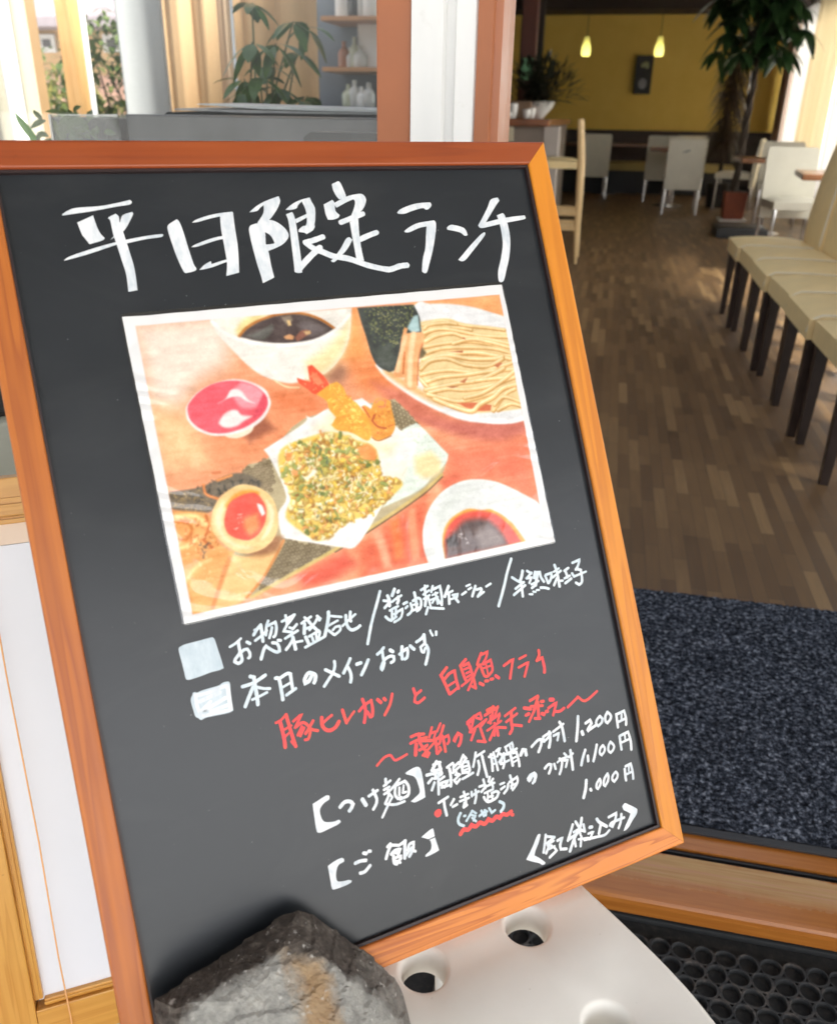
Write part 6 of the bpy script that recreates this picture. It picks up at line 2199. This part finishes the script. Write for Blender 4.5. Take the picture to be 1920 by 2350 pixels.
# dark trough with small plants behind the acrylic screen
pa, pb_ = at(158, 300, 1, 1.78), at(282, 300, 1, 1.78)
t = thing('plant_trough', 'dark trough of small green plants behind the acrylic screen', 'planter', ((pa.x + pb_.x) / 2, 1.78, 0))
hw = (pb_.x - pa.x) / 2
bm = BM(); box(bm, (-hw, -0.06, 0.0), (hw, 0.10, at(200, 268, 1, 1.78).z), 0.004); obj('trough', bm, simple('trough_dark', (0.03, 0.028, 0.024), 0.6, 0.2), t)
bm = BM(); rr = random.Random(51)
for i in range(150):
    leaf(bm, (rr.uniform(-hw, hw), -0.075 + rr.uniform(-.02, .01), rr.uniform(0.86, 1.05)), (rr.uniform(-1, 1), rr.uniform(-.5, -.1), rr.uniform(-.8, .8)), (0, -1, 0.3), rr.uniform(0.018, 0.04), rr.uniform(0.010, 0.02), 0.2, 0.3, 3)
obj('leaves', bm, leafmat('trough_leaf', (0.05, 0.11, 0.02), (0.17, 0.22, 0.05), 0.25), t)
def slab_px(name, quad, th, mat, label, cat, Y, depth):
    """a thin stack seen edge-on: quad of photo points gives its front edge"""
    P = [at(x, y, 1, Y) for x, y in quad]
    bm = BM()
    A = [bm.verts.new(p) for p in P]; B = [bm.verts.new(p + Vector((0.0, depth, 0.004))) for p in P]
    n = len(P)
    for i in range(n): bm.faces.new((A[i], A[(i + 1) % n], B[(i + 1) % n], B[i]))
    bm.faces.new(A[::-1]); bm.faces.new(B)
    return tag(obj(name, bm, mat), label, cat)
slab_px('folder', ((377, 262), (384, 256), (864, 263), (864, 271), (420, 266)), 0.01, simple('folder_black', (0.02, 0.022, 0.022), 0.45), 'black folder under the papers on the window counter', 'folder', 1.66, 0.2)
slab_px('paper_stack', ((398, 252), (402, 248), (864, 259), (864, 262.4), (560, 258)), 0.004, simple('grey_paper', (0.46, 0.46, 0.46), 0.6, 0.2, 40), 'stack of grey papers on the black folder', 'paper stack', 1.665, 0.2)
slab_px('paper_sheets', ((450, 239), (456, 237), (864, 251), (864, 257.5), (600, 250)), 0.004, simple('white_paper', (0.66, 0.68, 0.68), 0.6, 0.1, 30), 'white sheets lying on the stack of grey papers', 'paper sheets', 1.67, 0.2)
q0, q1 = at(716, 322, 1, 1.40), at(864, 304, 1, 1.40)
bm = BM(); prism(bm, [(q0.x, 0.90), (q0.x, q0.z + 0.006), (q0.x + 0.012, q1.z), (-0.34, q1.z), (-0.34, 0.90)], 1.36, 1.44, axis=1)
tag(obj('card_reader', bm, m_black), 'black box standing in front of the counter behind the pane', 'box')

# curtains of the sunroom
cb1 = clothmat('beige_curtain_cloth', (0.60, 0.40, 0.21), 0.25)
cb2 = clothmat('shaded_beige_curtain_cloth', (0.72, 0.54, 0.36), 0.2)
csh = clothmat('sheer_curtain_cloth', (0.46, 0.48, 0.48), 0.3)
cwh = clothmat('ivory_curtain_cloth', (0.50, 0.47, 0.37), 0.3)
SG = 'curtains of the sunroom'
def xs(px, Y): return at(px, 120, 1, Y).x
drape('curtain', xs(378, 3.6), xs(500, 3.6), 3.60, 0.1, 2.5, 0.02, 0.12, cb1, 'bright orange beige curtain in the middle of the left window', SG, 11, 'x')
drape('curtain', xs(500, 3.66), xs(534, 3.66), 3.66, 0.1, 2.5, 0.012, 0.08, cb2, 'narrow shaded strip of beige curtain beside the dark gap', SG, 12, 'x')
drape('curtain', xs(540, 3.60), xs(728, 3.60), 3.60, 0.1, 2.5, 0.022, 0.15, cb1, 'beige curtain behind the leafy plant in the left window', SG, 13, 'x')
drape('curtain', xs(275, 3.75), xs(380, 3.75), 3.75, 0.1, 2.5, 0.006, 0.3, csh, 'pale grey sheer curtain left of the orange beige curtain', SG, 14, 'x')
drape('curtain', xs(-60, 2.75), xs(68, 2.75), 2.75, 0.1, 2.6, 0.012, 0.09, cwh, 'ivory curtain at the left edge of the photo', SG, 15, 'x')
# posts and pole
def post(name, px, Y, w, dpt, mat, label, cat, z0=0.0, z1=2.6):
    x = xs(px, Y)
    bm = BM(); box(bm, (-w / 2, -dpt / 2, z0), (w / 2, dpt / 2, z1), 0.004); o = obj(name, bm, mat); o.location = (x, Y, 0)
    return tag(o, label, cat)
post('timber_post', 168, 4.4, 0.075, 0.10, wood('post_pine', (0.48, 0.24, 0.07), (0.68, 0.40, 0.15), 2, 40, 0.5, 0.05), 'orange pine post of the sunroom left of the white pole', 'post')
post('corner_post', 76, 3.2, 0.035, 0.06, simple('tan_post', (0.30, 0.19, 0.09), 0.6, 0.1), 'brown post at the right side of the ivory curtain', 'post')
for px, Y, r_, lb in ((205, 2.6, 0.0085, 'slim white pole standing in the left window view'), (24, 2.55, 0.024, 'thick white pipe at the left edge of the photo')):
    bm = BM(); sweep(bm, [(0, 0, 0.0), (0, 0, 2.6)], r_, 12); o = obj('pole' if px > 100 else 'pipe', bm, m_white_paint, None, True); o.location = (at(px, 160, 1, Y).x, Y, 0); tag(o, lb, 'pole')
# window line of the sunroom
t = thing('sunroom_rail', 'low timber rail closing the back of the sunroom', 'rail', (-4.6, 5.2, 0))
bm = BM(); box(bm, (-1.9, 0, 0.0), (1.99, 0.08, 0.75), 0.005); obj('panel', bm, simple('rail_wood', (0.30, 0.19, 0.11), 0.6, 0.12), t)
bm = BM(); box(bm, (-1.9, -0.03, 0.7505), (1.99, 0.11, 0.80), 0.006); obj('cap', bm, m_brown_frame, t)

# leafy indoor plant in front of the beige curtain
m_leafg = leafmat('glossy_leaf', (0.035, 0.085, 0.022), (0.085, 0.16, 0.04), 0.3, 0.3)
Yp = 2.55
base = Vector((at(600, 330, 1, Yp).x, Yp, 0.62))
t = thing('umbrella_plant', 'leafy umbrella plant with drooping leaves in the left window', 'plant', tuple(base))
stems = BM(); bm = BM(); rr = random.Random(77)
heads = [(578, 6, 6), (672, 48, 6), (705, 62, 5), (578, 96, 6), (632, 100, 5), (680, 118, 5), (560, 180, 6), (596, 176, 5), (640, 200, 6), (690, 232, 6), (662, 246, 5), (612, 150, 4), (552, 210, 4), (705, 220, 5), (585, 228, 5)]
for px, py, n in heads:
    p = at(px, py, 1, Yp + rr.uniform(-0.18, 0.18)) - base
    m = Vector((p.x * 0.35 + rr.uniform(-.03, .03), p.y * 0.4, p.z * 0.6))
    sweep(stems, [(rr.uniform(-.03, .03), rr.uniform(-.03, .03), 0.0), tuple(m), tuple(p)], [0.006, 0.004, 0.0025], 5)
    off = rr.random() * 6
    for q in range(n):
        a = off + 2 * PI * q / n
        dv = Vector((math.cos(a), math.sin(a) * 0.8, rr.uniform(-0.9, 0.05)))
        leaf(bm, p + dv.normalized() * 0.012, dv, (0, 0, 1), rr.uniform(0.055, 0.085), rr.uniform(0.034, 0.048), 0.12, rr.uniform(0.2, 0.6), 5)
obj('leaves', bm, m_leafg, t); obj('stems', stems, simple('green_stem', (0.10, 0.12, 0.05), 0.6), t)
bm = BM(); lathe(bm, [(0.07, -0.62), (0.09, -0.60), (0.12, -0.02), (0.11, -0.02), (0.10, -0.05)], 18); obj('pot', bm, m_black, t, True)
# small plant just inside, lower left, and shrub behind the acrylic screen
p = at(88, 318, 1, 1.45)
t = thing('leafy_sprig', 'single bright green leafy sprig above the left end of the chalkboard', 'plant', (p.x, 1.45, p.z - 0.25))
bm = BM()
for dx, dz, L, W in ((0.0, 0.0, 0.06, 0.016), (-0.012, 0.016, 0.035, 0.012), (0.008, -0.02, 0.045, 0.016), (0.012, -0.05, 0.05, 0.02)):
    leaf(bm, (dx, 0, 0.24 + dz), (-0.45 + dx * 10, -0.2, 0.8), (0, -1, 0.2), L, W, 0.2, 0.0, 4)
obj('leaves', bm, leafmat('bright_leaf', (0.08, 0.26, 0.015), (0.14, 0.36, 0.03), 0.3), t)
bm = BM(); sweep(bm, [(0.02, 0, -0.2), (0.012, 0, 0.1), (0, 0, 0.25)], 0.003, 5); obj('stem', bm, simple('sprig_stem', (0.12, 0.16, 0.05), 0.6), t)

# ------------------------------------------------------------------ the street behind the sunroom: house and garden
def shrub(x, y, w, h, n, mat, label, seed, z0=GZ, L=(0.07, 0.13)):
    t = thing('shrub', label, 'shrub', (x, y, z0), 0, 'garden shrubs behind the sunroom')
    bm = BM(); rr = random.Random(seed)
    for i in range(n):
        a = rr.random() * 2 * PI; rad = rr.random() ** 0.5; zz = rr.random()
        wv = 1 - 0.55 * abs(zz - 0.45) * 2 * rr.random()
        p = Vector((math.cos(a) * rad * w * wv, math.sin(a) * rad * w * 0.6 * wv, 0.1 + zz * h * (1 - 0.25 * rad * rr.random())))
        leaf(bm, p, (rr.uniform(-1, 1), rr.uniform(-1, 1), rr.uniform(-.6, 1)), (0, 0, 1), rr.uniform(*L), rr.uniform(0.04, 0.07), 0.2, 0.3, 2)
    obj('leaves', bm, mat, t)
    bm = BM()
    for q in range(5): sweep(bm, [(0.03 * q - 0.06, 0, -0.02), (rr.uniform(-w, w) * 0.4, rr.uniform(-.2, .2), h * 0.5), (rr.uniform(-w, w) * 0.7, rr.uniform(-.3, .3), h * 0.85)], [0.025, 0.015, 0.006], 5)
    obj('branches', bm, m_bark, t)
lg1 = leafmat('garden_leaf', (0.05, 0.085, 0.02), (0.12, 0.16, 0.04), 0.3)
lg2 = leafmat('yellow_garden_leaf', (0.12, 0.13, 0.03), (0.24, 0.22, 0.06), 0.3)
def gx(px, Y): return at(px, 150, 1, Y).x
shrub(gx(250, 7.0), 7.0, 0.55, 1.75, 1500, lg1, 'green shrub seen through the grey sheer curtain', 41)
shrub(gx(130, 7.6), 7.6, 0.7, 1.35, 1500, lg2, 'yellow green shrub in front of the tan house', 42)
shrub(gx(195, 6.4), 6.4, 0.5, 1.1, 1100, lg1, 'low green shrub beside the pine post', 43)
shrub(gx(40, 8.5), 8.5, 0.8, 1.6, 1200, lg1, 'green shrub half hidden by the ivory curtain', 44)
Yh = 15.0
hx0, hx1 = gx(30, Yh), gx(420, Yh)
ze = at(160, 50, 1, Yh).z
t = thing('tan_house', 'tan house with a purple grey roof across the street', 'house', (gx(180, Yh), Yh, GZ))
X0, X1 = hx0 - 2.5 - gx(180, Yh), hx1 + 1 - gx(180, Yh)
k = NT('house_render'); v = k.coord(); k.base(k.ramp(k.noise(v, 3, 4), [(0.3, (0.46, 0.29, 0.15)), (0.7, (0.54, 0.36, 0.20))])); k.rough(0.9)
bm = BM(); box(bm, (X0, 0, 0), (X1, 5, ze - GZ)); obj('wall', bm, k.m, t)
bm = BM(); prism(bm, [(-0.7, ze - GZ - 0.12), (-0.7, ze - GZ + 0.02), (2.5, ze - GZ + 2.0), (5.7, ze - GZ + 0.02), (5.7, ze - GZ - 0.12)], X0 - 0.4, X1 + 0.4, axis=0)
obj('roof', bm, simple('roof_tiles', (0.20, 0.17, 0.18), 0.7, 0.12, 6), t)
wz0, wz1 = at(110, 120, 1, Yh).z - GZ, at(110, 78, 1, Yh).z - GZ
wx0, wx1 = gx(72, Yh) - gx(180, Yh), gx(138, Yh) - gx(180, Yh)
for i, sh in enumerate((0.0, (gx(275, Yh) - gx(100, Yh)))):
    bm = BM(); box(bm, (wx0 + sh, -0.06, wz0), (wx1 + sh, -0.002, wz1), 0.01); f = obj('window', bm, simple('window_frame_pale', (0.55, 0.53, 0.50), 0.5), t)
    bm = BM(); box(bm, (wx0 + sh + 0.08, -0.075, wz0 + 0.08), (wx0 + sh + (wx1 - wx0) * 0.5, -0.0605, wz1 - 0.08)); box(bm, (wx0 + sh + (wx1 - wx0) * 0.5 + 0.05, -0.072, wz0 + 0.08), (wx1 + sh - 0.08, -0.0605, wz1 - 0.08)); obj('pane', bm, simple('dark_pane', (0.10, 0.09, 0.09), 0.1), f)
bm = BM(); box(bm, (X0, -0.04, 0.0), (X1, -0.001, wz0 - 0.35)); obj('base_course', bm, simple('pink_base', (0.50, 0.30, 0.22), 0.85, 0.1), t)
